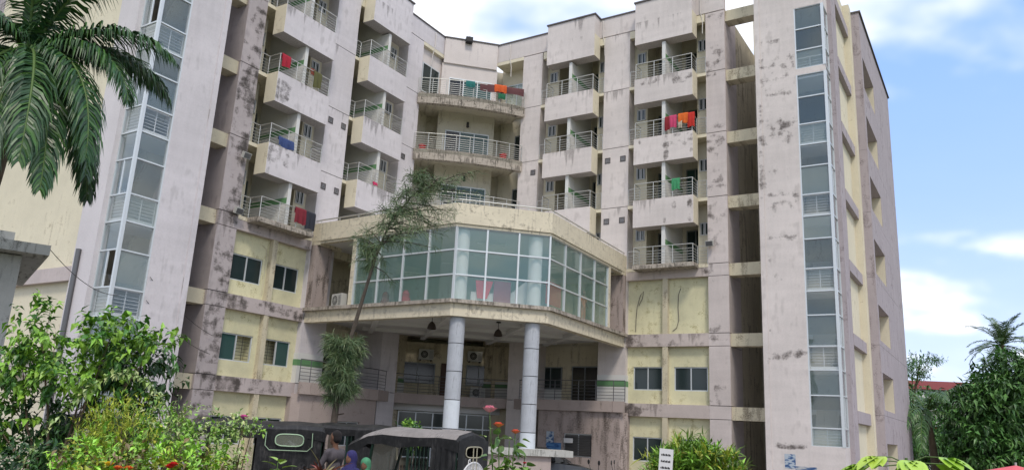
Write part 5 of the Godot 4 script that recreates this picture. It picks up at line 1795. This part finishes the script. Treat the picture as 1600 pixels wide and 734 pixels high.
func air_conditioner(label: String, at: Vector3, turn: float) -> void:
	var o := thing("air_conditioner", label, "air conditioner", at, turn, "outdoor air conditioner units")
	var c := mb()
	c.box(-0.4, 0.4, 0, 0.56, -0.15, 0.13)
	part("case", c, M.acw, o)
	var f := mb()
	f.lathe(Vector3.ZERO, [Vector2(0.0, 0.0), Vector2(0.2, 0.0), Vector2(0.2, 0.012)], 20)
	part("fan_opening", f, M.black, o, Transform3D(Basis(Vector3.RIGHT, PI / 2), Vector3(-0.1, 0.28, 0.131)))
	var g := mb()
	for r in [0.07, 0.13, 0.2]:
		var pts := []
		for i in 21:
			pts.append(Vector3(-0.1 + cos(TAU * i / 20) * r, 0.28 + sin(TAU * i / 20) * r, 0.15))
		g.tube(pts, [0.006], 4, false)
	for i in 6:
		var a := PI * i / 6
		g.tube([Vector3(-0.1 - cos(a) * 0.2, 0.28 - sin(a) * 0.2, 0.15), Vector3(-0.1 + cos(a) * 0.2, 0.28 + sin(a) * 0.2, 0.15)], [0.005], 4)
	part("fan_guard", g, M.acw, o)
	var l := mb()
	for i in 7:
		l.box(0.17, 0.36, 0.08 + i * 0.06, 0.1 + i * 0.06, 0.13, 0.137)
	part("side_louvres", l, M.metald, o)
	var k := mb()
	k.box(-0.32, -0.26, -0.06, 0, -0.15, 0.15)
	k.box(0.26, 0.32, -0.06, 0, -0.15, 0.15)
	part("bracket", k, M.bar, o)

func floodlight(label: String, at: Vector3, turn: float) -> void:
	var o := thing("floodlight", label, "floodlight", at, turn, "floodlights on the building")
	var b := mb()
	b.obox(Transform3D(Basis(Vector3.RIGHT, 0.35), Vector3(0, 0, 0.22)), Vector3(0.36, 0.26, 0.16))
	part("housing", b, M.acw, o)
	var g := mb()
	g.obox(Transform3D(Basis(Vector3.RIGHT, 0.35), Vector3(0, -0.03, 0.3)), Vector3(0.3, 0.2, 0.03))
	part("lens", g, M.metald, o)
	var k := mb()
	k.box(-0.03, 0.03, -0.03, 0.03, 0, 0.2)
	part("bracket", k, M.bar, o)

func pendant(label: String, at: Vector3) -> void:
	var o := thing("pendant_lamp", label, "lamp", at, 0.0, "lamps hanging under the porch")
	var r := mb()
	r.tube([Vector3(0, 0.0, 0), Vector3(0, -0.32, 0)], [0.014], 5)
	r.lathe(Vector3.ZERO, [Vector2(0.1, -0.05), Vector2(0.1, 0.0), Vector2(0.0, 0.0)], 10)
	part("rod", r, M.bar, o)
	var s := mb()
	s.lathe(Vector3(0, -0.62, 0), [Vector2(0.17, 0.0), Vector2(0.19, 0.03), Vector2(0.14, 0.2), Vector2(0.07, 0.28), Vector2(0.03, 0.31), Vector2(0.0, 0.31)], 14)
	part("bell_shade", s, M.brass, o)

func bucket(label: String, at: Vector3, c: Color) -> void:
	var o := thing("plastic_bucket", label, "bucket", at, 0.0, "buckets on the terrace balcony")
	var b := mb()
	b.lathe(Vector3.ZERO, [Vector2(0.0, 0.0), Vector2(0.15, 0.0), Vector2(0.2, 0.3), Vector2(0.22, 0.31), Vector2(0.22, 0.34), Vector2(0.19, 0.34), Vector2(0.14, 0.03), Vector2(0.0, 0.03)], 16)
	part("tub", b, flat(c, 0.4), o)
	var h := mb()
	h.tube([Vector3(-0.21, 0.32, 0), Vector3(-0.15, 0.2, 0.19), Vector3(0.15, 0.2, 0.19), Vector3(0.21, 0.32, 0)], [0.008], 5)
	part("handle", h, M.bar, o)

func letter(text: String, size: float, depth := 0.006) -> TextMesh:
	var t := TextMesh.new()
	var f := SystemFont.new()
	f.font_names = PackedStringArray(["Droid Sans"])
	f.font_weight = 700
	t.font = f
	t.text = text
	t.font_size = 64
	t.pixel_size = size / 64.0
	t.depth = depth
	return t

func things() -> void:
	M.tarp = wall_mat(wall_tex(Color(0.15, 0.15, 0.155), Color(0.34, 0.33, 0.32), 0.35, 0.62, 0.66, 201), 0.7, 0.42)
	M.tarp_top = wall_mat(wall_tex(Color(0.52, 0.50, 0.49), Color(0.26, 0.25, 0.25), 0.2, 0.6, 0.6, 211), 0.7, 0.6)
	M.redp = flat(Color(0.42, 0.10, 0.10), 0.35)
	M.seat = flat(Color(0.50, 0.08, 0.09), 0.5)
	M.tubeg = flat(Color(0.07, 0.17, 0.13), 0.4)
	M.film = glass(Color(0.6, 0.62, 0.56), 0.35)
	M.strap = flat(Color(0.62, 0.60, 0.52), 0.6)
	M.piping = flat(Color(0.62, 0.72, 0.60), 0.6)
	M.carp = flat(Color(0.05, 0.05, 0.055), 0.15)
	M.carp.clearcoat_enabled = true
	M.cloth = StandardMaterial3D.new()
	M.cloth.vertex_color_use_as_albedo = true
	M.cloth.roughness = 0.9
	M.cloth.albedo_texture = wall_tex(Color(0.92, 0.92, 0.92), Color(0.45, 0.45, 0.45), 0.3, 0.62, 0.7, 251)
	M.cloth.uv1_triplanar = true
	M.cloth.uv1_scale = Vector3(2.2, 2.2, 2.2)
	M.acw = flat(Color(0.72, 0.72, 0.70), 0.5)
	M.brass = flat(Color(0.25, 0.21, 0.18), 0.5, 0.3)
	on_building()
	on_ground()

func on_building() -> void:
	var tr := wing_turn(1)
	var tl := wing_turn(-1)
	var tc := deg_to_rad(12.6)
	var P := LV
	var rail_h := 0.9
	var cb := func(u: float, y: float, w: float) -> Vector3: return bld.transform * Vector3(u, y, w)
	# top terrace washing
	cloth("teal cloth over the top terrace balcony railing", cb.call(-0.2, P[6] + 0.97, -0.35), tc, 0.5, 0.36, Color(0.12, 0.40, 0.39))
	cloth("long maroon cloth over the top terrace balcony railing", cb.call(1.6, P[6] + 0.97, -0.41), tc, 2.5, 0.42, Color(0.36, 0.22, 0.23))
	cloth("orange cloth over the maroon cloth on the top terrace balcony", cb.call(1.5, P[6] + 1.0, -0.36), tc, 0.7, 0.42, Color(0.76, 0.33, 0.14))
	cloth("green cloth hanging low on the top terrace balcony railing", cb.call(1.6, P[6] + 0.5, -0.38), tc, 0.4, 0.3, Color(0.12, 0.39, 0.27))
	# left wing, outer bay
	cloth("crimson cloth on the left wing's outer balcony, second row from the top", on_wing(-1, 8.55, P[5] + 0.88, 0.66), tl, 0.5, 0.55, Color(0.61, 0.11, 0.19))
	cloth("olive and brown cloth on the left wing's outer balcony, second row from the top", on_wing(-1, 6.7, P[5] + 0.88, 0.66), tl, 0.5, 0.75, Color(0.33, 0.33, 0.19))
	cloth("rust coloured cloth beside the olive cloth on the left wing", on_wing(-1, 6.95, P[5] + 0.95, 0.6), tl, 0.25, 0.3, Color(0.48, 0.25, 0.19))
	cloth("blue cloth bundled on the left wing's outer balcony, third row from the top", on_wing(-1, 8.0, P[4] + 0.42, 0.66), tl, 0.85, 0.4, Color(0.20, 0.27, 0.45))
	cloth("dark red towel on the left wing's lowest outer balcony", on_wing(-1, 6.75, P[3] + 0.88, 0.67), tl, 0.62, 0.66, Color(0.45, 0.12, 0.17))
	cloth("navy cloth beside the dark red towel on the lowest left balcony", on_wing(-1, 6.15, P[3] + 0.86, 0.67), tl, 0.55, 0.75, Color(0.16, 0.17, 0.21))
	cloth("pink cloth at the foot of the left wing's inner balcony railing", on_wing(-1, 2.3, P[4] + 0.2, 0.66), tl, 0.3, 0.14, Color(0.70, 0.19, 0.35))
	# right wing, outer bay
	cloth("deep red cloth first in the row on the right wing's crowded balcony", on_wing(1, 7.62, P[5] + 0.9, 0.66), tr, 0.25, 0.7, Color(0.51, 0.12, 0.16))
	cloth("pink cloth in the row on the right wing's crowded balcony", on_wing(1, 7.92, P[5] + 0.92, 0.67), tr, 0.36, 0.62, Color(0.72, 0.25, 0.40))
	cloth("orange cloth in the row on the right wing's crowded balcony", on_wing(1, 8.42, P[5] + 0.95, 0.66), tr, 0.5, 0.5, Color(0.78, 0.37, 0.12))
	cloth("white cloth under the orange one on the right wing's crowded balcony", on_wing(1, 8.28, P[5] + 0.55, 0.69), tr, 0.2, 0.35, Color(0.66, 0.62, 0.56))
	cloth("scarlet cloth last in the row on the right wing's crowded balcony", on_wing(1, 8.82, P[5] + 0.92, 0.66), tr, 0.34, 0.72, Color(0.70, 0.16, 0.12))
	cloth("green cloth on the right wing's outer balcony below the crowded one", on_wing(1, 8.05, P[4] + 0.88, 0.67), tr, 0.4, 0.55, Color(0.23, 0.53, 0.36))
	bucket("red bucket at the left end of the middle terrace balcony", cb.call(-2.5, P[5], -0.95), Color(0.75, 0.05, 0.06))
	bucket("red bucket at the right end of the middle terrace balcony", cb.call(1.95, P[5], -0.8), Color(0.80, 0.06, 0.08))
	# air conditioners
	air_conditioner("air conditioner standing in the dark opening left of the glazed porch", bld.transform * Vector3(-6.05, 6.75, 4.5), tc + deg_to_rad(-60))
	air_conditioner("air conditioner high on the gallery wall behind the first porch column", cb.call(-1.1, 5.42, -3.8), tc)
	air_conditioner("air conditioner high on the gallery wall between the porch columns", cb.call(1.6, 5.5, -3.8), tc)
	air_conditioner("air conditioner on the gallery floor between the porch columns", cb.call(1.75, 3.52, -3.2), tc)
	floodlight("floodlight on the mouldy left pilaster, upper one", on_wing(-1, 9.55, 12.3, 0.0), tl)
	floodlight("floodlight on the mouldy left pilaster, lower one", on_wing(-1, 9.55, 9.95, 0.0), tl)
	floodlight("floodlight on the right pilaster beside the lowest right balcony", on_wing(1, 9.5, 10.75, 0.0), tr)
	var sp := mb()
	sp.box(-0.2, 0.2, 0, 0.32, -0.15, 0.15)
	sp.box(-0.16, 0.16, 0.03, 0.29, 0.15, 0.17)
	sp.box(-0.05, 0.05, 0.32, 0.36, -0.1, 0.1)
	solo("roof_speaker", sp, M.black, "black loudspeaker box on the middle roof parapet", "loudspeaker", cb.call(-0.2, PT - 0.2, -1.93), tc)
	for q in [[-2.3, 7.5, "bell lamp under the porch left of the first column"], [-0.6, 4.2, "bell lamp under the porch between the columns"], [0.6, 6.8, "bell lamp under the porch nearest the second column"]]:
		pendant(q[2], cb.call(q[0], 6.36, q[1]))
	# boards and hangings in the lounge
	var bo := mb()
	bo.box(-0.02, 0.02, 0, 1.15, -0.62, 0.62)
	var wb_ := mb()
	wb_.prism([Vector2(-1.35, -0.03), Vector2(1.35, -0.03), Vector2(1.35, 0.03), Vector2(-1.35, 0.03)], 0.0, 0.55)
	wb_.hexa([Vector3(0.2, 0.55, 0.03), Vector3(0.2, 0.55, -0.03), Vector3(1.35, 0.55, -0.03), Vector3(1.35, 0.55, 0.03), Vector3(1.3, 1.5, 0.03), Vector3(1.3, 1.5, -0.03), Vector3(1.35, 1.6, -0.03), Vector3(1.35, 1.6, 0.03)])
	solo("display_board", wb_, M.white, "white slanted display board behind the front porch glass", "board", cb.call(0.35, 6.65, 8.7), tc)
	var ba := mb()
	ba.hexa([Vector3(0.1, 0.0, 0.015), Vector3(0.1, 0.0, -0.015), Vector3(0.5, 0, -0.015), Vector3(0.5, 0, 0.015), Vector3(0, 0.72, 0.015), Vector3(0, 0.72, -0.015), Vector3(0.72, 0.72, -0.015), Vector3(0.72, 0.72, 0.015)])
	solo("pink_banner", ba, flat(Color(0.80, 0.08, 0.25), 0.7), "bright pink tapered banner on the board behind the porch glass", "banner", cb.call(-0.85, 6.95, 8.78), tc)
	var bb := mb()
	bb.box(0, 0.7, 0, 0.85, -0.015, 0.015)
	solo("magenta_banner", bb, flat(Color(0.52, 0.08, 0.25), 0.7), "square magenta banner beside the pink one behind the porch glass", "banner", cb.call(-0.1, 6.85, 8.8), tc)
	var rb := mb()
	rb.box(-0.7, 0.7, 0, 0.95, -0.015, 0.015)
	solo("red_hanging", rb, flat(Color(0.62, 0.04, 0.07), 0.7), "red hanging behind the right face of the glazed porch", "banner", cb.call(2.55, 7.0, 8.2), tc + deg_to_rad(48))
	person("person in orange seen through the right face of the porch glazing", cb.call(4.6, 6.645, 5.9), tc + 0.6, 1.5, Color(0.6, 0.16, 0.03), Color(0.5, 0.14, 0.04), false, null, 0.03)
	for q in [[-4.2, 6.75, 0.16, Color(0.35, 0.06, 0.10), "dark red cloth bundle on the lounge sill behind the left porch glass"], [-3.45, 7.55, 0.18, Color(0.62, 0.22, 0.28), "pink cloth bundle on the lounge sill behind the left porch glass"]]:
		var bu := mb()
		bu.lathe(Vector3.ZERO, [Vector2(0.0, 0.0), Vector2(q[2] * 1.2, 0.02), Vector2(q[2] * 1.3, 0.12), Vector2(q[2] * 0.9, 0.3), Vector2(q[2] * 0.95, 0.42), Vector2(q[2] * 0.5, 0.56), Vector2(0.0, 0.6)], 12)
		solo("cloth_bundle", bu, flat(q[3], 0.9), q[4], "cloth", cb.call(q[0], 6.645, q[1]), tc)
	person("person in blue trousers standing on the first floor gallery", cb.call(-3.3, 3.44, -1.7), tc + 0.6, 1.6, Color(0.22, 0.16, 0.13), Color(0.02, 0.04, 0.09), false, null, 0.025)
	wires()
	# posters on the walls
	poster("tall blue and white poster left of the louvred window, upper one", on_wing(1, 1.5, 1.62, 0.25), tr, 0.42, 0.75, 0)
	poster("wide blue poster left of the louvred window, lower one", on_wing(1, 1.72, 1.2, 0.252), tr, 0.8, 0.55, 1)
	poster("torn pale blue poster low on the right stair tower", on_wing(1, 13.0, 1.32, 1.305), tr, 0.42, 0.55, 0)
	poster("faded white paper near the foot of the right stair tower", on_wing(1, 13.6, 0.95, 1.305), tr, 0.8, 0.4, 2)
	poster("small white paper beside the left ground floor window", on_wing(-1, 0.85, 1.5, 0.25), tl, 0.3, 0.45, 2)

func poster(label: String, at: Vector3, turn: float, w: float, h: float, ci: int) -> void:
	var im := Image.create(64, 64, false, Image.FORMAT_RGB8)
	var paper := [Color(0.66, 0.70, 0.74), Color(0.30, 0.48, 0.66), Color(0.70, 0.70, 0.70)]
	var f := FastNoiseLite.new()
	f.seed = ci + 40
	f.frequency = 0.09
	for y in 64:
		for x in 64:
			var v := f.get_noise_2d(x * 0.7, y * 1.6)
			im.set_pixel(x, y, paper[ci % 3].lerp(Color(0.12, 0.25, 0.45), clampf(v * 2.2 + 0.15, 0, 0.85)))
	var m := flat(Color.WHITE, 0.8)
	m.albedo_texture = ImageTexture.create_from_image(im)
	var me := BoxMesh.new()
	me.size = Vector3(w, h, 0.006)
	me.material = m
	var o := inst(numbered("poster"), me, self)
	o.position = at
	o.rotation.y = turn
	tag(o, label, "poster", "posters pasted on the ground floor walls")

func on_ground() -> void:
	var rear: Node3D = rickshaw("black battery rickshaw with an oval window in its curtain at left", Vector3(-4.62, GY, -15.0), deg_to_rad(199), 0)
	var r2: Node3D = rickshaw("grey topped battery rickshaw with white lettering on its rear curtain", Vector3(-1.4, GY, -13.7), deg_to_rad(152), 1)
	r2.scale = Vector3(0.86, 1.0, 0.95)
	rickshaw("battery rickshaw with a low dark roof behind the seated person in grey", Vector3(-3.9, GY - 0.0, -20.5), deg_to_rad(175), 2)
	rickshaw("dark battery rickshaw half hidden behind the left shrubs", Vector3(-6.6, GY, -13.5), deg_to_rad(100), 2)
	# white arc of lettering on the rear curtain of the second one
	# white arc of painted script: a head line with hanging strokes and loops
	var sc := mb()
	var arc := []
	for i in 17:
		var a := lerpf(2.5, 0.64, i / 16.0)
		arc.append(Vector3(-1.277, 1.2 + sin(a) * 0.34, cos(a) * 0.42))
	sc.tube(arc, [0.017], 5)
	for i in range(0, 17):
		var q: Vector3 = arc[i]
		var ln := 0.13 + 0.03 * sin(i * 2.1)
		sc.tube([q, q + Vector3(-0.002, -ln, 0.006)], [0.012], 5)
		if i % 2 == 0:
			sc.tube([q + Vector3(-0.002, -0.05, 0), q + Vector3(-0.003, -0.09, 0.035), q + Vector3(-0.003, -ln, 0.03), q + Vector3(-0.002, -ln - 0.02, 0.0)], [0.011], 5)
	sc.tube([arc[4], arc[4] + Vector3(0, 0.07, 0.01), arc[4] + Vector3(0, 0.09, 0.05), arc[4] + Vector3(0, 0.05, 0.06)], [0.012], 5)
	part("painted_script", sc, M.white, r2)
	var bw := flower_mesh(0.11, 6, [Color(0.75, 0.16, 0.42)])
	solo("pink_bow", bw, M.petal, "pink ribbon bow on the roof of the left black rickshaw", "ribbon", Vector3(-4.75, 1.95, -14.72))
	car("dark parked car behind the low ramp wall", Vector3(1.7, GY, -32.2), deg_to_rad(8))
	motorcycle("motorcycle with round mirror nearest the ramp wall", Vector3(3.15, GY, -24.6), deg_to_rad(200))
	motorcycle("motorcycle with its handlebar low beside the stained wall", Vector3(3.85, GY, -25.2), deg_to_rad(165))
	motorcycle("motorcycle under the seated person in a grey T-shirt", Vector3(-3.0, GY, -14.4), deg_to_rad(165))
	person("person in a grey T-shirt seated with back half turned between the rickshaws", Vector3(-2.95, GY + 0.46, -14.4), deg_to_rad(240), 1.78, Color(0.10, 0.09, 0.10), Color(0.03, 0.04, 0.06), true, null, 0.016, 0.8)
	person("person in a blue and purple dress beside the rickshaw windscreen", Vector3(-2.44, GY, -13.3), deg_to_rad(-40), 1.58, Color(0.03, 0.03, 0.13), Color(0.035, 0.03, 0.12), false, Color(0.035, 0.03, 0.14), 0.02, 0.3, true)
	person("person in a green patterned scarf next to the one in blue", Vector3(-2.2, GY, -13.3), deg_to_rad(-20), 1.48, Color(0.06, 0.22, 0.13), Color(0.05, 0.18, 0.1), false, Color(0.09, 0.32, 0.17), 0.02, 0.3, true)
	# small white sign in the garden
	var s := thing("garden_sign", "small white garden sign with dark printed lines before the lance leaved shrub", "sign", Vector3(2.56, GY, -13.0), deg_to_rad(-8))
	var p := mb()
	p.box(-0.012, 0.012, 0, 1.6, -0.012, 0.012)
	part("post", p, M.bar, s)
	var bd := mb()
	bd.box(-0.11, 0.11, 1.5, 1.92, 0.012, 0.03)
	part("board", bd, M.white, s, Transform3D(Basis(Vector3.BACK, -0.06), Vector3.ZERO))
	for i in 3:
		var l := mb()
		for k in 7:
			l.box(-0.08 + k * 0.022, -0.064 + k * 0.022 + 0.006 * (k % 2), 1.81 - i * 0.1, 1.835 - i * 0.1 + 0.008 * ((k + i) % 2), 0.031, 0.033)
		part("printed_line", l, M.bar, s, Transform3D(Basis(Vector3.BACK, -0.06), Vector3.ZERO))
	# pink sunshade at the lower right
	var u := thing("sunshade", "pink sunshade at the lower right corner", "umbrella", Vector3(11.55, GY - 0.14, -18.0))
	var cn := mb()
	for i in 8:
		var a := TAU * i / 8
		var b := TAU * (i + 1) / 8
		cn.tri(Vector3(0, 2.02, 0), Vector3(cos(a) * 1.0, 1.78, sin(a) * 1.0), Vector3(cos(b) * 1.0, 1.78, sin(b) * 1.0))
		cn.quad(Vector3(cos(a) * 1.0, 1.78, sin(a) * 1.0), Vector3(cos(a) * 1.01, 1.68, sin(a) * 1.01), Vector3(cos(b) * 1.01, 1.68, sin(b) * 1.01), Vector3(cos(b) * 1.0, 1.78, sin(b) * 1.0))
	part("canopy", cn, flat(Color(0.80, 0.36, 0.40), 0.8), u)
	var pl := mb()
	pl.tube([Vector3.ZERO, Vector3(0, 2.08, 0)], [0.025], 8)
	part("pole", pl, M.metal, u)
	# concrete building corner at the far left
	var gb := thing("grey_outbuilding", "grey concrete outbuilding corner with a projecting flat eave at the left edge", "building", Vector3(-9.05, GY, -15.0), deg_to_rad(36))
	var w := mb()
	w.box(-6.0, -0.42, 0, 4.92, -5.0, -0.4)
	part("wall", w, M.grey, gb)
	var ev := mb()
	ev.box(-6.2, 0.0, 4.94, 5.14, -5.2, 0.0)
	part("eave", ev, M.grey, gb)
	var up := mb()
	up.box(-6.0, -0.6, 5.14, 5.4, -5.0, -0.6)
	part("parapet", up, M.grey, gb)
	# house far behind on the right
	var hs := thing("red_roofed_house", "pale house with a red roof and red bands behind the palms at right", "house", Vector3(44.0, GY - 0.35, -76.0), deg_to_rad(-8))
	var hw := mb()
	hw.box(-6, 8, 0, 8.2, -5, 0)
	part("wall", hw, M.stripe_w, hs)
	var hr := mb()
	hr.hexa([Vector3(-6.5, 8.2, 0.3), Vector3(-6.5, 8.2, -5.5), Vector3(8.5, 8.2, -5.5), Vector3(8.5, 8.2, 0.6), Vector3(-6.3, 9.1, -1.0), Vector3(-6.3, 9.1, -4.5), Vector3(8.3, 9.1, -4.5), Vector3(8.3, 9.1, -1.0)])
	part("roof", hr, flat(Color(0.44, 0.20, 0.20), 0.9), hs)
	for y in [1.2, 4.2]:
		var bnd := mb()
		bnd.box(-6.03, 8.03, y, y + 0.5, -0.02, 0.04)
		part("band", bnd, flat(Color(0.50, 0.20, 0.19), 0.8), hs)
	for i in 5:
		for y in [2.0, 5.3]:
			var wn := mb()
			wn.box(-4.8 + i * 2.6, -3.6 + i * 2.6, y, y + 1.4, -0.03, 0.05)
			part("window", wn, M.dark, hs)

func wires() -> void:
	# thin service wires, sagging between the outbuilding, the left tower and the left pilaster
	var ends := [[Vector3(-9.1, 5.0, -15.0), on_wing(-1, 14.6, 5.6, 1.35), 0.25, "thin service wire from the outbuilding eave to the left stair tower"], [on_wing(-1, 13.6, 6.4, 1.35), on_wing(-1, 9.8, 4.9, 0.05), 0.2, "upper thin wire across the left tower front"], [on_wing(-1, 13.6, 5.6, 1.35), on_wing(-1, 9.8, 4.2, 0.05), 0.25, "lower thin wire across the left tower front"]]
	for q in ends:
		var b := mb()
		var pts := []
		for i in 13:
			var t := i / 12.0
			pts.append(q[0].lerp(q[1], t) - Vector3(0, q[2] * 4.0 * t * (1.0 - t), 0) - q[0])
		b.tube(pts, [0.009], 4, false)
		solo("service_wire", b, M.bar, q[3], "wire", q[0], 0.0, "service wires")

# ---------------------------------------------------------------- sky
func sky_texture() -> ImageTexture:
	var w := 1280
	var h := 640
	var f := FastNoiseLite.new()
	f.seed = 5
	f.frequency = 1.0
	f.fractal_octaves = 6
	f.fractal_gain = 0.55
	var g := FastNoiseLite.new()
	g.seed = 9
	g.frequency = 1.0
	g.fractal_octaves = 3
	var im := Image.create(w, h, false, Image.FORMAT_RGBF)
	for j in h:
		var el := PI / 2 - PI * (j + 0.5) / h
		var up := sin(el)
		for i in w:
			var az := TAU * (i + 0.5) / w     # 0 .. TAU
			var d := Vector3(sin(az) * cos(el), up, -cos(az) * cos(el))
			var col: Color
			if up < 0.0:
				col = Color(0.30, 0.32, 0.26)
			else:
				var t := pow(1.0 - up, 3.2)
				col = Color(0.20, 0.36, 0.78).lerp(Color(0.46, 0.62, 0.86), t)
				# broken cloud on a plane above, thinner in a gap towards the right of the building
				var q := 1.0 / (up + 0.10)
				var x := d.x * q
				var z := d.z * q
				var c := f.get_noise_3d(x * 1.25, 0.0, z * 1.7) * 0.85 + g.get_noise_3d(x * 0.5, 3.0, z * 0.5) * 0.35 + f.get_noise_3d(x * 3.0 + z, 7.0, z * 6.0) * 0.3
				var da := wrapf(az - 0.62, -PI, PI)
				var hole := exp(-pow((up - 0.315) / 0.07, 2.0) - da * da * 4.0) * 0.5 + exp(-da * da * 4.0) * 0.22
				var cov := clampf((c + 0.56 - hole + maxf(0.0, up - 0.40) * 0.6) * 1.1, 0.0, 1.0)
				cov = cov * cov * (3.0 - 2.0 * cov)
				var veil := exp(-up * 9.0) * 0.85
				var cc := Color(0.74, 0.77, 0.84).lerp(Color(0.98, 0.98, 0.98), clampf(c * 1.0 + 0.55, 0.0, 1.0))
				col = col.lerp(cc, maxf(cov * 0.92, veil))
			im.set_pixel(i, j, col)
	return ImageTexture.create_from_image(im)

func stage() -> void:
	var cam := Camera3D.new()
	cam.name = "camera"
	add_child(cam)
	var pitch := deg_to_rad(13.9986)
	var roll := deg_to_rad(2.9522)
	var fwd := Vector3(0, sin(pitch), -cos(pitch))
	var u0 := Vector3(0, cos(pitch), sin(pitch))
	var r := Vector3.RIGHT * cos(roll) + u0 * sin(roll)
	var u := -Vector3.RIGHT * sin(roll) + u0 * cos(roll)
	cam.transform = Transform3D(Basis(r, u, -fwd), Vector3(0, 2.0, 0))
	cam.fov = 2.0 * rad_to_deg(atan(367.0 / 1215.0))
	cam.near = 0.1
	cam.far = 2000.0
	cam.current = true
	var env := Environment.new()
	env.background_mode = Environment.BG_SKY
	var sky := Sky.new()
	var sm := PanoramaSkyMaterial.new()
	sm.panorama = sky_texture()
	sky.sky_material = sm
	env.sky = sky
	env.background_energy_multiplier = 1.0
	env.tonemap_mode = Environment.TONE_MAPPER_LINEAR
	env.tonemap_exposure = 1.5
	env.sdfgi_enabled = true
	env.ssao_enabled = true
	env.ssil_enabled = true
	var we := WorldEnvironment.new()
	we.name = "environment"
	we.environment = env
	add_child(we)
	var sun := DirectionalLight3D.new()
	sun.name = "sun"
	sun.light_energy = 0.45
	sun.light_angular_distance = 12.0
	sun.light_color = Color(1.0, 0.96, 0.90)
	sun.shadow_enabled = true
	add_child(sun)
	sun.look_at_from_position(Vector3(3, 20, 15), Vector3.ZERO)

func ground() -> void:
	var b := mb()
	b.quad(Vector3(-600, GY, 500), Vector3(-600, GY, -900), Vector3(600, GY, -900), Vector3(600, GY, 500))
	var gm := wall_mat(wall_tex(Color(0.36, 0.40, 0.24), Color(0.32, 0.28, 0.20), 0.3, 0.5, 0.1, 171), 0.1)
	structure("ground", b, gm)
	var r := mb()
	r.quad(Vector3(-40, GY + 0.004, -9), Vector3(-40, GY + 0.004, -45), Vector3(40, GY + 0.004, -45), Vector3(40, GY + 0.004, -9))
	var rm := wall_mat(wall_tex(Color(0.50, 0.48, 0.45), Color(0.30, 0.28, 0.25), 0.15, 0.4, 0.2, 181), 0.15)
	structure("forecourt", r, rm)
	var g := mb()
	g.box(-14, 14, GY + 0.004, 0.35, -10.6, 6.0)
	var gs := wall_mat(wall_tex(Color(0.30, 0.27, 0.19), Color(0.20, 0.26, 0.12), 0.3, 0.5, 0.1, 221), 0.3)
	structure("garden_bed", g, gs)

func _ready() -> void:
	rng.seed = 7
	stage()
	materials()
	ground()
	bld = thing("concrete_building", "seven storey pale lavender and cream concrete building with balcony wings and glazed porch", "building", Vector3(-2.44, 0, -39.2), deg_to_rad(12.6))
	FR[1] = Transform3D(Basis(Vector3.UP, deg_to_rad(-45.0)), Vector3(HW, 0, 0))
	FR[-1] = Transform3D(Basis(Vector3.UP, deg_to_rad(45.0)), Vector3(-HW, 0, 0))
	for m in [1, -1]:
		wing(m)
	centre()
	porch()
	plants()
	things()
